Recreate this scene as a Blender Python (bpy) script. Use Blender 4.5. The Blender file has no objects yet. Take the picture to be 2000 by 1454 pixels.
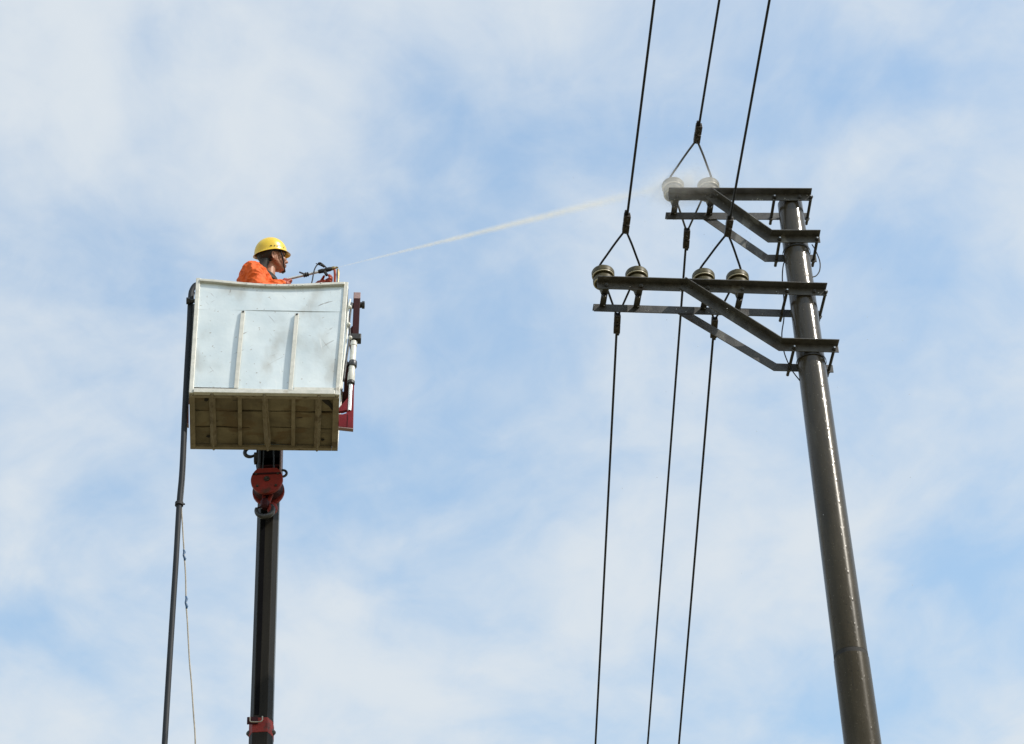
import bpy, math, random
import numpy as np
from mathutils import Vector, Matrix, Euler, noise as mnoise
random.seed(7)
sc = bpy.context.scene
col = sc.collection

# ------------------------------------------------------------------ camera
FPX = 5500.0                                   # focal length in photo pixels (2000 wide)
PITCH = math.radians(40.0); ROLL = math.atan(296/6547.0)
R0 = Vector((1, 0, 0)); U0 = Vector((0, -math.sin(PITCH), math.cos(PITCH)))
FW = Vector((0, math.cos(PITCH), math.sin(PITCH)))
RT = R0*math.cos(ROLL) - U0*math.sin(ROLL); UP = R0*math.sin(ROLL) + U0*math.cos(ROLL)
CAM = Vector((0, 0, 1.6))
cd = bpy.data.cameras.new('camera'); cam = bpy.data.objects.new('camera', cd); col.objects.link(cam)
cd.sensor_width = 36.0; cd.lens = FPX/2000.0*36.0; cd.clip_start = 0.1; cd.clip_end = 20000
cam.matrix_world = Matrix(((RT.x, UP.x, -FW.x, CAM.x), (RT.y, UP.y, -FW.y, CAM.y), (RT.z, UP.z, -FW.z, CAM.z), (0, 0, 0, 1)))
sc.camera = cam

# ------------------------------------------------------------------ sun + sky
SUN_AZ = math.radians(27.0)                    # from the right, a little on the camera's side
SUN_EL = math.radians(43.0)
SV = Vector((math.cos(SUN_EL)*math.cos(SUN_AZ), -math.cos(SUN_EL)*math.sin(SUN_AZ), math.sin(SUN_EL)))
sd = bpy.data.lights.new('sun', 'SUN'); sd.energy = 2.5; sd.angle = math.radians(0.6); sd.color = (1.0, 0.94, 0.84)
so = bpy.data.objects.new('sun', sd); col.objects.link(so); so.location = (30, -20, 40)
so.rotation_euler = SV.to_track_quat('Z', 'Y').to_euler()

w = bpy.data.worlds.new('World'); sc.world = w; w.use_nodes = True
nt = w.node_tree; nt.nodes.clear()
def N(tree, typ, **kw):
    n = tree.nodes.new(typ)
    for k, v in kw.items(): setattr(n, k, v)
    return n
L = nt.links.new
out = N(nt, 'ShaderNodeOutputWorld'); bg = N(nt, 'ShaderNodeBackground'); L(bg.outputs[0], out.inputs[0])
sky = N(nt, 'ShaderNodeTexSky'); sky.sky_type = 'NISHITA'; sky.sun_disc = False
sky.sun_elevation = SUN_EL; sky.sun_rotation = math.atan2(SV.x, SV.y)
sky.air_density = 2.0; sky.dust_density = 1.0; sky.ozone_density = 2.0
SKY_STRENGTH = 0.15; EXPO = 0.58; GAIN = 2**EXPO
bg.inputs['Strength'].default_value = SKY_STRENGTH
tc = N(nt, 'ShaderNodeTexCoord')
sep = N(nt, 'ShaderNodeSeparateXYZ'); L(tc.outputs['Generated'], sep.inputs[0])
mz = N(nt, 'ShaderNodeMath', operation='MAXIMUM'); L(sep.outputs['Z'], mz.inputs[0]); mz.inputs[1].default_value = 0.06
dx = N(nt, 'ShaderNodeMath', operation='DIVIDE'); L(sep.outputs['X'], dx.inputs[0]); L(mz.outputs[0], dx.inputs[1])
dy = N(nt, 'ShaderNodeMath', operation='DIVIDE'); L(sep.outputs['Y'], dy.inputs[0]); L(mz.outputs[0], dy.inputs[1])
cb = N(nt, 'ShaderNodeCombineXYZ'); L(dx.outputs[0], cb.inputs[0]); L(dy.outputs[0], cb.inputs[1])
def cloud(scale, detail, rough, off, dist=0.3):
    mp = N(nt, 'ShaderNodeMapping'); L(cb.outputs[0], mp.inputs['Vector']); mp.inputs['Location'].default_value = off
    mp.inputs['Rotation'].default_value = (0, 0, 0.5); mp.inputs['Scale'].default_value = (1.0, 0.8, 1)
    t = N(nt, 'ShaderNodeTexNoise'); L(mp.outputs[0], t.inputs['Vector'])
    t.inputs['Scale'].default_value = scale; t.inputs['Detail'].default_value = detail
    t.inputs['Roughness'].default_value = rough; t.inputs['Distortion'].default_value = dist
    return t.outputs['Fac']
CLOUD_OFF = (4.488205,25.329302,0.4)
c1 = cloud(7.0, 8.0, 0.52, CLOUD_OFF, 0.35); c2 = cloud(2.6, 2.0, 0.45, (8.415041,21.049561,2.0), 0.0)
c3 = cloud(24.0, 7.0, 0.60, (3.3, 7.1, 1.0), 0.6)
ad3 = N(nt, 'ShaderNodeMath', operation='MULTIPLY_ADD'); L(c3, ad3.inputs[0]); ad3.inputs[1].default_value = 0.24; L(c1, ad3.inputs[2]); c1 = ad3.outputs[0]
ad = N(nt, 'ShaderNodeMath', operation='MULTIPLY_ADD'); L(c2, ad.inputs[0]); ad.inputs[1].default_value = 0.6; L(c1, ad.inputs[2])
mr = N(nt, 'ShaderNodeMapRange', interpolation_type='SMOOTHSTEP'); L(ad.outputs[0], mr.inputs['Value'])
mr.inputs['From Min'].default_value = 0.64; mr.inputs["From Max"].default_value = 1.16
mr.inputs['To Min'].default_value = 0.03; mr.inputs["To Max"].default_value = 0.96
mx = N(nt, 'ShaderNodeMix', data_type='RGBA'); L(mr.outputs[0], mx.inputs['Factor'])
L(sky.outputs[0], mx.inputs['A'])
CL = tuple(c/GAIN for c in (0.725, 0.785, 0.840))                      # cloud radiance wanted in the picture
mx.inputs['B'].default_value = (CL[0]/SKY_STRENGTH, CL[1]/SKY_STRENGTH, CL[2]/SKY_STRENGTH, 1)
L(mx.outputs['Result'], bg.inputs['Color'])

sc.view_settings.view_transform = 'Standard'; sc.view_settings.look = 'None'
sc.view_settings.exposure = EXPO; sc.view_settings.gamma = 1.0; sc.view_settings.use_curve_mapping = False
sc.render.engine = 'CYCLES'
sc.cycles.use_denoising = True
sc.cycles.volume_max_steps = 256
sc.cycles.max_bounces = 8; sc.cycles.volume_bounces = 4

# ------------------------------------------------------------------ helpers
def ray(x, y): return FW + RT*((x-1000)/FPX) + UP*((727-y)/FPX)
def PZ(x, y, z):
    v = ray(x, y); return CAM + v*((z-CAM.z)/v.z)
def PP(x, y, p, n):
    v = ray(x, y); return CAM + v*((p-CAM).dot(n)/v.dot(n))
def PY(x, y, Y): return PP(x, y, Vector((0, Y, 0)), Vector((0, 1, 0)))

ORG = {}
def tag(o, label=None, cat=None, group=None, kind=None):
    if label: o['label'] = label
    if cat: o['category'] = cat
    if group: o['group'] = group
    if kind: o['kind'] = kind
    return o
def thing(name, loc, label, cat, group=None):
    o = bpy.data.objects.new(name, None); o.empty_display_size = 0.1; col.objects.link(o); o.location = loc
    ORG[o.name] = Vector(loc)
    return tag(o, label, cat, group)

def frame(d):
    d = d.normalized()
    a = Vector((0, 0, 1)) if abs(d.z) < 0.95 else Vector((1, 0, 0))
    s = d.cross(a).normalized(); return s, d.cross(s).normalized()

class MB:
    def __init__(s): s.v = []; s.f = []
    def add(s, vs, fs):
        k = len(s.v); s.v += [Vector(p) for p in vs]; s.f += [tuple(i+k for i in f) for f in fs]; return s
    def box(s, c, size, ax=None):
        ax = ax or (Vector((1, 0, 0)), Vector((0, 1, 0)), Vector((0, 0, 1)))
        h = [ax[i]*(size[i]/2) for i in range(3)]; c = Vector(c)
        vs = [c+h[0]*a+h[1]*b+h[2]*e for a in (-1, 1) for b in (-1, 1) for e in (-1, 1)]
        return s.add(vs, [(0, 1, 3, 2), (4, 6, 7, 5), (0, 4, 5, 1), (2, 3, 7, 6), (0, 2, 6, 4), (1, 5, 7, 3)])
    def bar(s, a, b, wd, ht, side=None):
        a, b = Vector(a), Vector(b); d = (b-a); l = d.length; d.normalize()
        if side is None: sx, sy = frame(d)
        else:
            sy = d.cross(side).normalized(); sx = sy.cross(d).normalized()
        return s.box((a+b)/2, (l, wd, ht), (d, sx, sy))
    def tube(s, pts, r, n=12, cap=True):
        pts = [Vector(p) for p in pts]; m = len(pts)
        rs = r if isinstance(r, (list, tuple)) else [r]*m
        k = len(s.v); prev = None
        for i, p in enumerate(pts):
            d = (pts[min(i+1, m-1)] - pts[max(i-1, 0)]).normalized()
            if prev is None: sx, sy = frame(d)
            else:
                sx = (prev - d*prev.dot(d)).normalized(); sy = d.cross(sx)
            prev = sx
            s.v += [p + (sx*math.cos(2*math.pi*j/n) + sy*math.sin(2*math.pi*j/n))*rs[i] for j in range(n)]
        for i in range(m-1):
            for j in range(n):
                a = k+i*n+j; b = k+i*n+(j+1) % n
                s.f.append((a, b, b+n, a+n))
        if cap:
            s.f.append(tuple(k+j for j in range(n))[::-1]); s.f.append(tuple(k+(m-1)*n+j for j in range(n)))
        return s
    def lathe(s, c, prof, n=32, ax=None, cap=True):
        ax = ax or (Vector((1, 0, 0)), Vector((0, 1, 0)), Vector((0, 0, 1)))
        k = len(s.v); c = Vector(c); m = len(prof)
        for r, z in prof:
            s.v += [c + ax[0]*(r*math.cos(2*math.pi*j/n)) + ax[1]*(r*math.sin(2*math.pi*j/n)) + ax[2]*z for j in range(n)]
        for i in range(m-1):
            for j in range(n):
                a = k+i*n+j; b = k+i*n+(j+1) % n
                s.f.append((a, b, b+n, a+n))
        if cap:
            s.f.append(tuple(k+j for j in range(n))[::-1]); s.f.append(tuple(k+(m-1)*n+j for j in range(n)))
        return s
    def sweep(s, pts, prof, h):
        """profile (a along h, b along path normal) swept along a polyline lying in the plane normal to h, mitred"""
        pts = [Vector(p) for p in pts]; m = len(pts); k = len(s.v); q = len(prof)
        for i, p in enumerate(pts):
            d0 = (pts[i]-pts[i-1]).normalized() if i else None
            d1 = (pts[i+1]-pts[i]).normalized() if i < m-1 else None
            n0 = h.cross(d0) if d0 else None; n1 = h.cross(d1) if d1 else None
            nn = (n0 or n1) if (n0 is None or n1 is None) else (n0+n1)
            nn = nn.normalized(); sc_ = 1.0/nn.dot((n0 or n1).normalized())
            s.v += [p + h*a + nn*(b*sc_) for a, b in prof]
        for i in range(m-1):
            for j in range(q):
                a = k+i*q+j; b = k+i*q+(j+1) % q
                s.f.append((a, b, b+q, a+q))
        s.f.append(tuple(k+j for j in range(q))[::-1]); s.f.append(tuple(k+(m-1)*q+j for j in range(q)))
        return s
    def prism(s, poly, off):
        n = len(poly); off = Vector(off); vs = [Vector(p) for p in poly]
        return s.add(vs + [p+off for p in vs], [tuple(range(n))[::-1], tuple(range(n, 2*n))] + [(i, (i+1) % n, (i+1) % n+n, i+n) for i in range(n)])
    def ball(s, c, r, n=12, m=8, ax=None):
        ax = ax or (Vector((1, 0, 0)), Vector((0, 1, 0)), Vector((0, 0, 1)))
        r = r if isinstance(r, (tuple, list)) else (r, r, r); c = Vector(c); k = len(s.v)
        for i in range(1, m):
            t = math.pi*i/m
            for j in range(n):
                u = 2*math.pi*j/n
                s.v.append(c + ax[0]*(r[0]*math.sin(t)*math.cos(u)) + ax[1]*(r[1]*math.sin(t)*math.sin(u)) + ax[2]*(r[2]*math.cos(t)))
        for i in range(m-2):
            for j in range(n):
                a = k+i*n+j; b = k+i*n+(j+1) % n
                s.f.append((a, a+n, b+n, b))
        top = len(s.v); s.v.append(c+ax[2]*r[2]); bot = len(s.v); s.v.append(c-ax[2]*r[2])
        for j in range(n):
            s.f.append((top, k+j, k+(j+1) % n)); z = k+(m-2)*n
            s.f.append((bot, z+(j+1) % n, z+j))
        return s
    def build(s, name, mat, parent=None, smooth=False, bevel=0.0, recalc=True):
        me = bpy.data.meshes.new(name)
        o0 = ORG.get(parent.name, Vector()) if parent else Vector()
        me.from_pydata([tuple(p-o0) for p in s.v], [], s.f); me.update()
        if recalc:
            import bmesh
            b = bmesh.new(); b.from_mesh(me); bmesh.ops.recalc_face_normals(b, faces=b.faces); b.to_mesh(me); b.free()
        me.materials.append(mat)
        o = bpy.data.objects.new(name, me); col.objects.link(o)
        if parent: o.parent = parent
        ORG[o.name] = o0
        if smooth is not False:
            for p in me.polygons: p.use_smooth = True
            if smooth is not True: me.set_sharp_from_angle(angle=math.radians(smooth))
        if bevel:
            bv = o.modifiers.new('bevel', 'BEVEL'); bv.width = bevel; bv.segments = 2; bv.limit_method = 'ANGLE'; bv.angle_limit = math.radians(40)
        return o

# ------------------------------------------------------------------ materials
def mat(name, c1, c2=None, rough=0.6, metal=0.0, scale=8.0, detail=6.0, bump=0.0, bscale=40.0, rough2=None, spec=0.5, contrast=(0.35, 0.65), stretch=None, coat=0.0):
    m = bpy.data.materials.new(name); m.use_nodes = True; t = m.node_tree
    b = t.nodes['Principled BSDF']; b.inputs['Roughness'].default_value = rough; b.inputs['Metallic'].default_value = metal
    b.inputs['Specular IOR Level'].default_value = spec
    b.inputs['Coat Weight'].default_value = coat; b.inputs['Coat Roughness'].default_value = 0.12
    tcn = N(t, 'ShaderNodeTexCoord'); src = tcn.outputs['Object']
    if stretch:
        mp = N(t, 'ShaderNodeMapping'); t.links.new(src, mp.inputs['Vector']); mp.inputs['Scale'].default_value = stretch; src = mp.outputs[0]
    nz = N(t, 'ShaderNodeTexNoise'); t.links.new(src, nz.inputs['Vector'])
    nz.inputs['Scale'].default_value = scale; nz.inputs['Detail'].default_value = detail; nz.inputs['Roughness'].default_value = 0.6
    mrn = N(t, 'ShaderNodeMapRange'); t.links.new(nz.outputs['Fac'], mrn.inputs['Value'])
    mrn.inputs['From Min'].default_value = contrast[0]; mrn.inputs['From Max'].default_value = contrast[1]
    mixn = N(t, 'ShaderNodeMix', data_type='RGBA'); t.links.new(mrn.outputs[0], mixn.inputs['Factor'])
    mixn.inputs['A'].default_value = (*c1, 1); mixn.inputs['B'].default_value = (*(c2 or c1), 1)
    t.links.new(mixn.outputs['Result'], b.inputs['Base Color'])
    if rough2 is not None:
        mr2 = N(t, 'ShaderNodeMapRange'); t.links.new(nz.outputs['Fac'], mr2.inputs['Value'])
        mr2.inputs['From Min'].default_value = contrast[0]; mr2.inputs['From Max'].default_value = contrast[1]
        mr2.inputs['To Min'].default_value = rough; mr2.inputs['To Max'].default_value = rough2
        t.links.new(mr2.outputs[0], b.inputs['Roughness'])
    if bump:
        nb = N(t, 'ShaderNodeTexNoise'); t.links.new(src, nb.inputs['Vector']); nb.inputs['Scale'].default_value = bscale; nb.inputs['Detail'].default_value = 4
        bp = N(t, 'ShaderNodeBump'); bp.inputs['Strength'].default_value = bump; bp.inputs['Distance'].default_value = 0.01
        t.links.new(nb.outputs['Fac'], bp.inputs['Height']); t.links.new(bp.outputs[0], b.inputs['Normal'])
    m['_mix'] = mixn.name
    return m
def overlay(m, c, scale, lo, hi, amt=1.0, stretch=(1, 1, 1), detail=3.0, kind='noise', rot=(0, 0, 0)):
    """mix a further colour over the base colour where a stretched noise passes a threshold"""
    t = m.node_tree; b = t.nodes['Principled BSDF']; prev = b.inputs['Base Color'].links[0].from_socket
    tcn = N(t, 'ShaderNodeTexCoord'); mp = N(t, 'ShaderNodeMapping'); t.links.new(tcn.outputs['Object'], mp.inputs['Vector'])
    mp0 = N(t, 'ShaderNodeMapping'); t.links.new(tcn.outputs['Object'], mp0.inputs['Vector']); mp0.inputs['Rotation'].default_value = rot
    t.links.new(mp0.outputs[0], mp.inputs['Vector']); mp.inputs['Scale'].default_value = stretch
    mp.inputs['Location'].default_value = (random.uniform(-9, 9), random.uniform(-9, 9), random.uniform(-9, 9))
    if kind == 'noise':
        nz = N(t, 'ShaderNodeTexNoise'); nz.inputs['Detail'].default_value = detail; val = nz.outputs['Fac']
    else:
        nz = N(t, 'ShaderNodeTexVoronoi', feature='DISTANCE_TO_EDGE'); val = nz.outputs['Distance']
    nz.inputs['Scale'].default_value = scale; t.links.new(mp.outputs[0], nz.inputs['Vector'])
    mrn = N(t, 'ShaderNodeMapRange', interpolation_type='SMOOTHSTEP'); t.links.new(val, mrn.inputs['Value'])
    mrn.inputs['From Min'].default_value = lo; mrn.inputs['From Max'].default_value = hi
    if kind == 'noise': mrn.inputs['To Min'].default_value, mrn.inputs['To Max'].default_value = 0, amt
    else: mrn.inputs['To Min'].default_value, mrn.inputs['To Max'].default_value = amt, 0
    mixn = N(t, 'ShaderNodeMix', data_type='RGBA'); t.links.new(mrn.outputs[0], mixn.inputs['Factor'])
    t.links.new(prev, mixn.inputs['A']); mixn.inputs['B'].default_value = (*c, 1)
    t.links.new(mixn.outputs['Result'], b.inputs['Base Color'])

M = {}
M['concrete'] = mat('wet_concrete', (0.036, 0.029, 0.018), (0.060, 0.050, 0.033), rough=0.15, rough2=0.26, scale=5, bump=0.06, bscale=30, stretch=(1, 1, 0.35), contrast=(0.3, 0.7), coat=0.0, spec=0.32)
overlay(M['concrete'], (0.15, 0.135, 0.105), 70, 0.66, 0.73, 0.7)
overlay(M['concrete'], (0.020, 0.017, 0.012), 45, 0.64, 0.72, 0.7)
overlay(M['concrete'], (0.12, 0.105, 0.08), 3.0, 0.56, 0.72, 0.45, stretch=(1.5, 1.5, 0.5), detail=10)
overlay(M['concrete'], (0.036, 0.031, 0.023), 7, 0.52, 0.7, 0.6, stretch=(3, 3, 0.25))
def drops(m, scale=22, strength=0.9):
    t = m.node_tree; b = t.nodes['Principled BSDF']
    tcn = N(t, 'ShaderNodeTexCoord'); v = N(t, 'ShaderNodeTexVoronoi'); v.inputs['Scale'].default_value = scale
    mp = N(t, 'ShaderNodeMapping'); mp.inputs['Scale'].default_value = (1.4, 1.4, 0.7)
    t.links.new(tcn.outputs['Object'], mp.inputs['Vector']); t.links.new(mp.outputs[0], v.inputs['Vector'])
    mrn = N(t, 'ShaderNodeMapRange', interpolation_type='SMOOTHSTEP'); t.links.new(v.outputs['Distance'], mrn.inputs['Value'])
    mrn.inputs['From Min'].default_value = 0.0; mrn.inputs['From Max'].default_value = 0.35
    mrn.inputs['To Min'].default_value = 1; mrn.inputs['To Max'].default_value = 0
    bp = N(t, 'ShaderNodeBump'); bp.inputs['Strength'].default_value = strength; bp.inputs['Distance'].default_value = 0.006
    t.links.new(mrn.outputs[0], bp.inputs['Height'])
    old = b.inputs['Normal'].links
    if old: t.links.new(old[0].from_socket, bp.inputs['Normal'])
    t.links.new(bp.outputs[0], b.inputs['Normal'])
drops(M['concrete'], 26, 0.14)
def wet_top(m):
    t = m.node_tree; b = t.nodes['Principled BSDF']; old = b.inputs['Roughness'].links[0].from_socket
    tcn = N(t, 'ShaderNodeTexCoord'); sp = N(t, 'ShaderNodeSeparateXYZ'); t.links.new(tcn.outputs['Object'], sp.inputs[0])
    k = N(t, 'ShaderNodeMapRange'); t.links.new(sp.outputs['Z'], k.inputs['Value'])
    k.inputs['From Min'].default_value = 13.0; k.inputs['From Max'].default_value = 15.8; k.inputs['To Min'].default_value = 0.05; k.inputs['To Max'].default_value = 0.0
    a_ = N(t, 'ShaderNodeMath', operation='ADD'); t.links.new(old, a_.inputs[0]); t.links.new(k.outputs[0], a_.inputs[1]); t.links.new(a_.outputs[0], b.inputs['Roughness'])
    k2 = N(t, 'ShaderNodeMapRange'); t.links.new(sp.outputs['Z'], k2.inputs['Value'])
    k2.inputs['From Min'].default_value = 13.0; k2.inputs['From Max'].default_value = 15.8; k2.inputs['To Min'].default_value = 0.12; k2.inputs['To Max'].default_value = 0.42
    t.links.new(k2.outputs[0], b.inputs['Specular IOR Level'])
wet_top(M['concrete'])
M['steel'] = mat('weathered_galvanised_steel', (0.042, 0.041, 0.040), (0.096, 0.096, 0.094), rough=0.48, rough2=0.62, metal=0.2, scale=14, bump=0.15, bscale=60, contrast=(0.3, 0.7))
overlay(M['steel'], (0.045, 0.030, 0.018), 6, 0.55, 0.72, 0.8, detail=8)
overlay(M['steel'], (0.20, 0.20, 0.19), 7, 0.60, 0.70, 0.7, stretch=(1, 1, .5), detail=9)
overlay(M['steel'], (0.30, 0.30, 0.29), 120, 0.70, 0.74, 0.7)
M['bolt'] = mat('bolt_steel', (0.06, 0.057, 0.05), (0.1, 0.095, 0.09), rough=0.4, metal=0.6, scale=30)
M['boltbright'] = mat('bright_zinc_nut', (0.5, 0.5, 0.5), (0.6, 0.6, 0.58), rough=0.3, metal=0.7, scale=30)
M['dark'] = mat('dark_painted_steel', (0.018, 0.017, 0.016), (0.032, 0.03, 0.028), rough=0.5, scale=15, bump=0.1)
M['porcelain'] = mat('olive_grey_porcelain', (0.074, 0.065, 0.036), (0.105, 0.092, 0.053), rough=0.45, spec=0.2, scale=18)
M['rim'] = mat('pale_glazed_rim', (0.55, 0.50, 0.36), (0.62, 0.57, 0.42), rough=0.35, scale=20)
M['wire'] = mat('black_cable', (0.008, 0.009, 0.013), (0.015, 0.016, 0.02), rough=0.55, scale=60, bump=0.15, bscale=90, spec=0.3)
M['strand'] = mat('dull_stranded_aluminium', (0.05, 0.052, 0.055), (0.09, 0.09, 0.09), rough=0.5, metal=0.3, scale=60, bump=0.3, bscale=160)
M['clamp'] = mat('brown_cast_clamp', (0.030, 0.024, 0.019), (0.055, 0.046, 0.038), rough=0.5, metal=0.3, scale=25)
M['panel'] = mat('scuffed_pale_sheet_metal', (0.60, 0.68, 0.715), (0.72, 0.785, 0.81), rough=0.34, rough2=0.50, metal=0.25, scale=3.0, bump=0.6, bscale=4.5, contrast=(0.3, 0.7))
overlay(M['panel'], (0.42, 0.46, 0.46), 2.2, 0.52, 0.72, 0.55, detail=8)
overlay(M['panel'], (0.32, 0.31, 0.28), 9, 0.655, 0.74, 0.6, stretch=(1.0, 1, 0.45), detail=8)
overlay(M['panel'], (0.18, 0.15, 0.13), 11, 0.71, 0.75, 0.7, stretch=(0.35, 1, 1.6), detail=5, rot=(0, 0.5, 0))
overlay(M['panel'], (0.18, 0.16, 0.14), 13, 0.72, 0.76, 0.7, stretch=(2.2, 1, 0.4), detail=4, rot=(0, -0.3, 0))
overlay(M['panel'], (0.22, 0.20, 0.18), 8, 0.69, 0.74, 0.42, stretch=(0.40, 1, 4.2), detail=3, rot=(0, 0.62, 0))
overlay(M['panel'], (0.24, 0.22, 0.20), 8, 0.69, 0.74, 0.42, stretch=(0.40, 1, 4.4), detail=3, rot=(0, -0.95, 0))
overlay(M['panel'], (0.80, 0.83, 0.84), 8, 0.70, 0.735, 0.7, stretch=(4.0, 1, 0.35), detail=3, rot=(0, 0.12, 0))
overlay(M['panel'], (0.40, 0.39, 0.35), 3.2, 0.53, 0.72, 0.65, stretch=(1, 1, 0.5), detail=10)
overlay(M['panel'], (0.30, 0.26, 0.21), 26, 0.68, 0.74, 0.75, detail=3)
M['frame'] = mat('worn_aluminium_frame', (0.55, 0.55, 0.50), (0.68, 0.67, 0.62), rough=0.45, metal=0.1, scale=18, bump=0.1)
overlay(M['frame'], (0.28, 0.22, 0.14), 8, 0.60, 0.74, 0.75, detail=8)
M['floor'] = mat('grimy_plywood', (0.155, 0.13, 0.085), (0.27, 0.23, 0.15), rough=0.75, scale=5, bump=0.2, bscale=14, contrast=(0.35, 0.65))
overlay(M['floor'], (0.16, 0.11, 0.055), 5.5, 0.53, 0.66, 0.8, stretch=(0.7, 1.6, 1), detail=8)
overlay(M['floor'], (0.10, 0.075, 0.045), 2.4, 0.50, 0.66, 0.7, stretch=(1.0, .6, 1), detail=6)
overlay(M['floor'], (0.03, 0.025, 0.02), 6, 0.64, 0.72, 0.95, stretch=(0.8, 2.6, 1), detail=6)
M['floorbar'] = mat('grimy_olive_steel_bar', (0.22, 0.185, 0.125), (0.31, 0.265, 0.19), rough=0.6, scale=12, bump=0.1)
overlay(M['floorbar'], (0.11, 0.08, 0.05), 9, 0.56, 0.7, 0.8)
M['hole'] = mat('black_rubber_and_gap_shade', (0.012, 0.011, 0.01), (0.02, 0.018, 0.015), rough=0.8)
M['red'] = mat('red_crane_paint', (0.25, 0.026, 0.020), (0.18, 0.022, 0.018), rough=0.6, spec=0.25, scale=9, bump=0.06)
overlay(M['red'], (0.06, 0.03, 0.022), 9, 0.54, 0.70, 0.85, detail=9)
overlay(M['red'], (0.015, 0.012, 0.01), 5, 0.58, 0.70, 0.8, detail=8)
M['crimson'] = mat('crimson_bracket_paint', (0.21, 0.008, 0.018), (0.16, 0.008, 0.014), rough=0.6, spec=0.25, scale=7)
overlay(M['crimson'], (0.12, 0.05, 0.05), 14, 0.66, 0.75, 0.7)
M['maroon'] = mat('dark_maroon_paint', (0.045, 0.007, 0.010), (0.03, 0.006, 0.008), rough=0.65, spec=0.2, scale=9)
M['pink'] = mat('chalky_worn_paint', (0.36, 0.24, 0.24), (0.30, 0.21, 0.21), rough=0.7, scale=30)
M['white'] = mat('white_cylinder_paint', (0.74, 0.74, 0.70), (0.62, 0.61, 0.56), rough=0.35, scale=12)
M['chrome'] = mat('chromed_rod', (0.75, 0.76, 0.78), (0.68, 0.69, 0.70), rough=0.28, metal=0.6, scale=10)
M['boom'] = mat('black_boom_paint', (0.011, 0.010, 0.008), (0.022, 0.019, 0.014), rough=0.5, spec=0.10, scale=3, stretch=(4, 4, 0.3), bump=0.05)
M['boom_sheen'] = mat('painted_boom_edge_sheen', (0.08, 0.09, 0.10), (0.12, 0.13, 0.14), rough=0.4, scale=4, stretch=(4, 4, 0.4))  # lighter grey painted in for the sky sheen on the boom edge
M['groove'] = mat('matt_black_strip', (0.003, 0.003, 0.004), (0.005, 0.005, 0.006), rough=0.8, spec=0.05)
M['greased'] = mat('greased_dark_iron', (0.04, 0.042, 0.048), (0.07, 0.07, 0.075), rough=0.4, metal=0.4, scale=20)
M['hose'] = mat('black_rubber_hose', (0.010, 0.013, 0.018), (0.020, 0.024, 0.030), rough=0.6, spec=0.3, scale=7, stretch=(1, 1, 0.4))
M['cord'] = mat('pale_cord', (0.42, 0.38, 0.32), (0.30, 0.27, 0.22), rough=0.8, scale=40)
M['blue'] = mat('blue_tape', (0.03, 0.10, 0.22), (0.02, 0.07, 0.16), rough=0.5, scale=30)
M['orange'] = mat('orange_work_fabric', (0.80, 0.125, 0.006), (0.66, 0.095, 0.005), rough=0.75, scale=9, bump=0.3, bscale=14)
M['trousers'] = mat('dark_orange_trousers', (0.5, 0.10, 0.01), (0.4, 0.08, 0.01), rough=0.8, scale=9, bump=0.4, bscale=20)
M['glove'] = mat('red_rubber_glove', (0.36, 0.045, 0.012), (0.27, 0.034, 0.010), rough=0.5, scale=25, bump=0.2, bscale=60)
M['skin'] = mat('tanned_skin', (0.42, 0.20, 0.125), (0.36, 0.165, 0.10), rough=0.5, scale=25)
M['hair'] = mat('black_hair', (0.010, 0.009, 0.009), (0.02, 0.018, 0.017), rough=0.6, scale=80, bump=0.4, bscale=150)
M['lip'] = mat('dark_lips', (0.22, 0.085, 0.07), (0.20, 0.08, 0.065), rough=0.5)
M['helmet'] = mat('yellow_helmet_shell', (0.83, 0.58, 0.03), (0.74, 0.50, 0.03), rough=0.32, scale=12, coat=0.2)
overlay(M['helmet'], (0.30, 0.21, 0.04), 22, 0.70, 0.76, 0.7, detail=6)
M['black'] = mat('black_webbing', (0.012, 0.012, 0.014), (0.02, 0.02, 0.022), rough=0.7)
M['collar'] = mat('charcoal_collar', (0.028, 0.028, 0.028), (0.05, 0.05, 0.048), rough=0.8, scale=30)
M['brass'] = mat('worn_brass', (0.42, 0.33, 0.16), (0.25, 0.19, 0.10), rough=0.35, metal=0.7, scale=40)
M['boot'] = mat('black_boot', (0.02, 0.02, 0.02), rough=0.6)
M['deck'] = mat('deck_plywood', (0.3, 0.24, 0.14), (0.38, 0.3, 0.18), rough=0.8, scale=6)
M['ground'] = mat('dry_grass_ground', (0.135, 0.115, 0.055), (0.18, 0.15, 0.085), rough=0.95, scale=0.25, detail=10, bump=0.5, bscale=4)

# ------------------------------------------------------------------ the setting
g = MB(); n = 96; g.v = [Vector((0, 0, 0))] + [Vector((4000*math.cos(2*math.pi*i/n), 4000*math.sin(2*math.pi*i/n), 0)) for i in range(n)]
g.f = [(0, i+1, (i+1) % n+1) for i in range(n)]
tag(g.build('ground', M['ground']), kind='structure')

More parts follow.
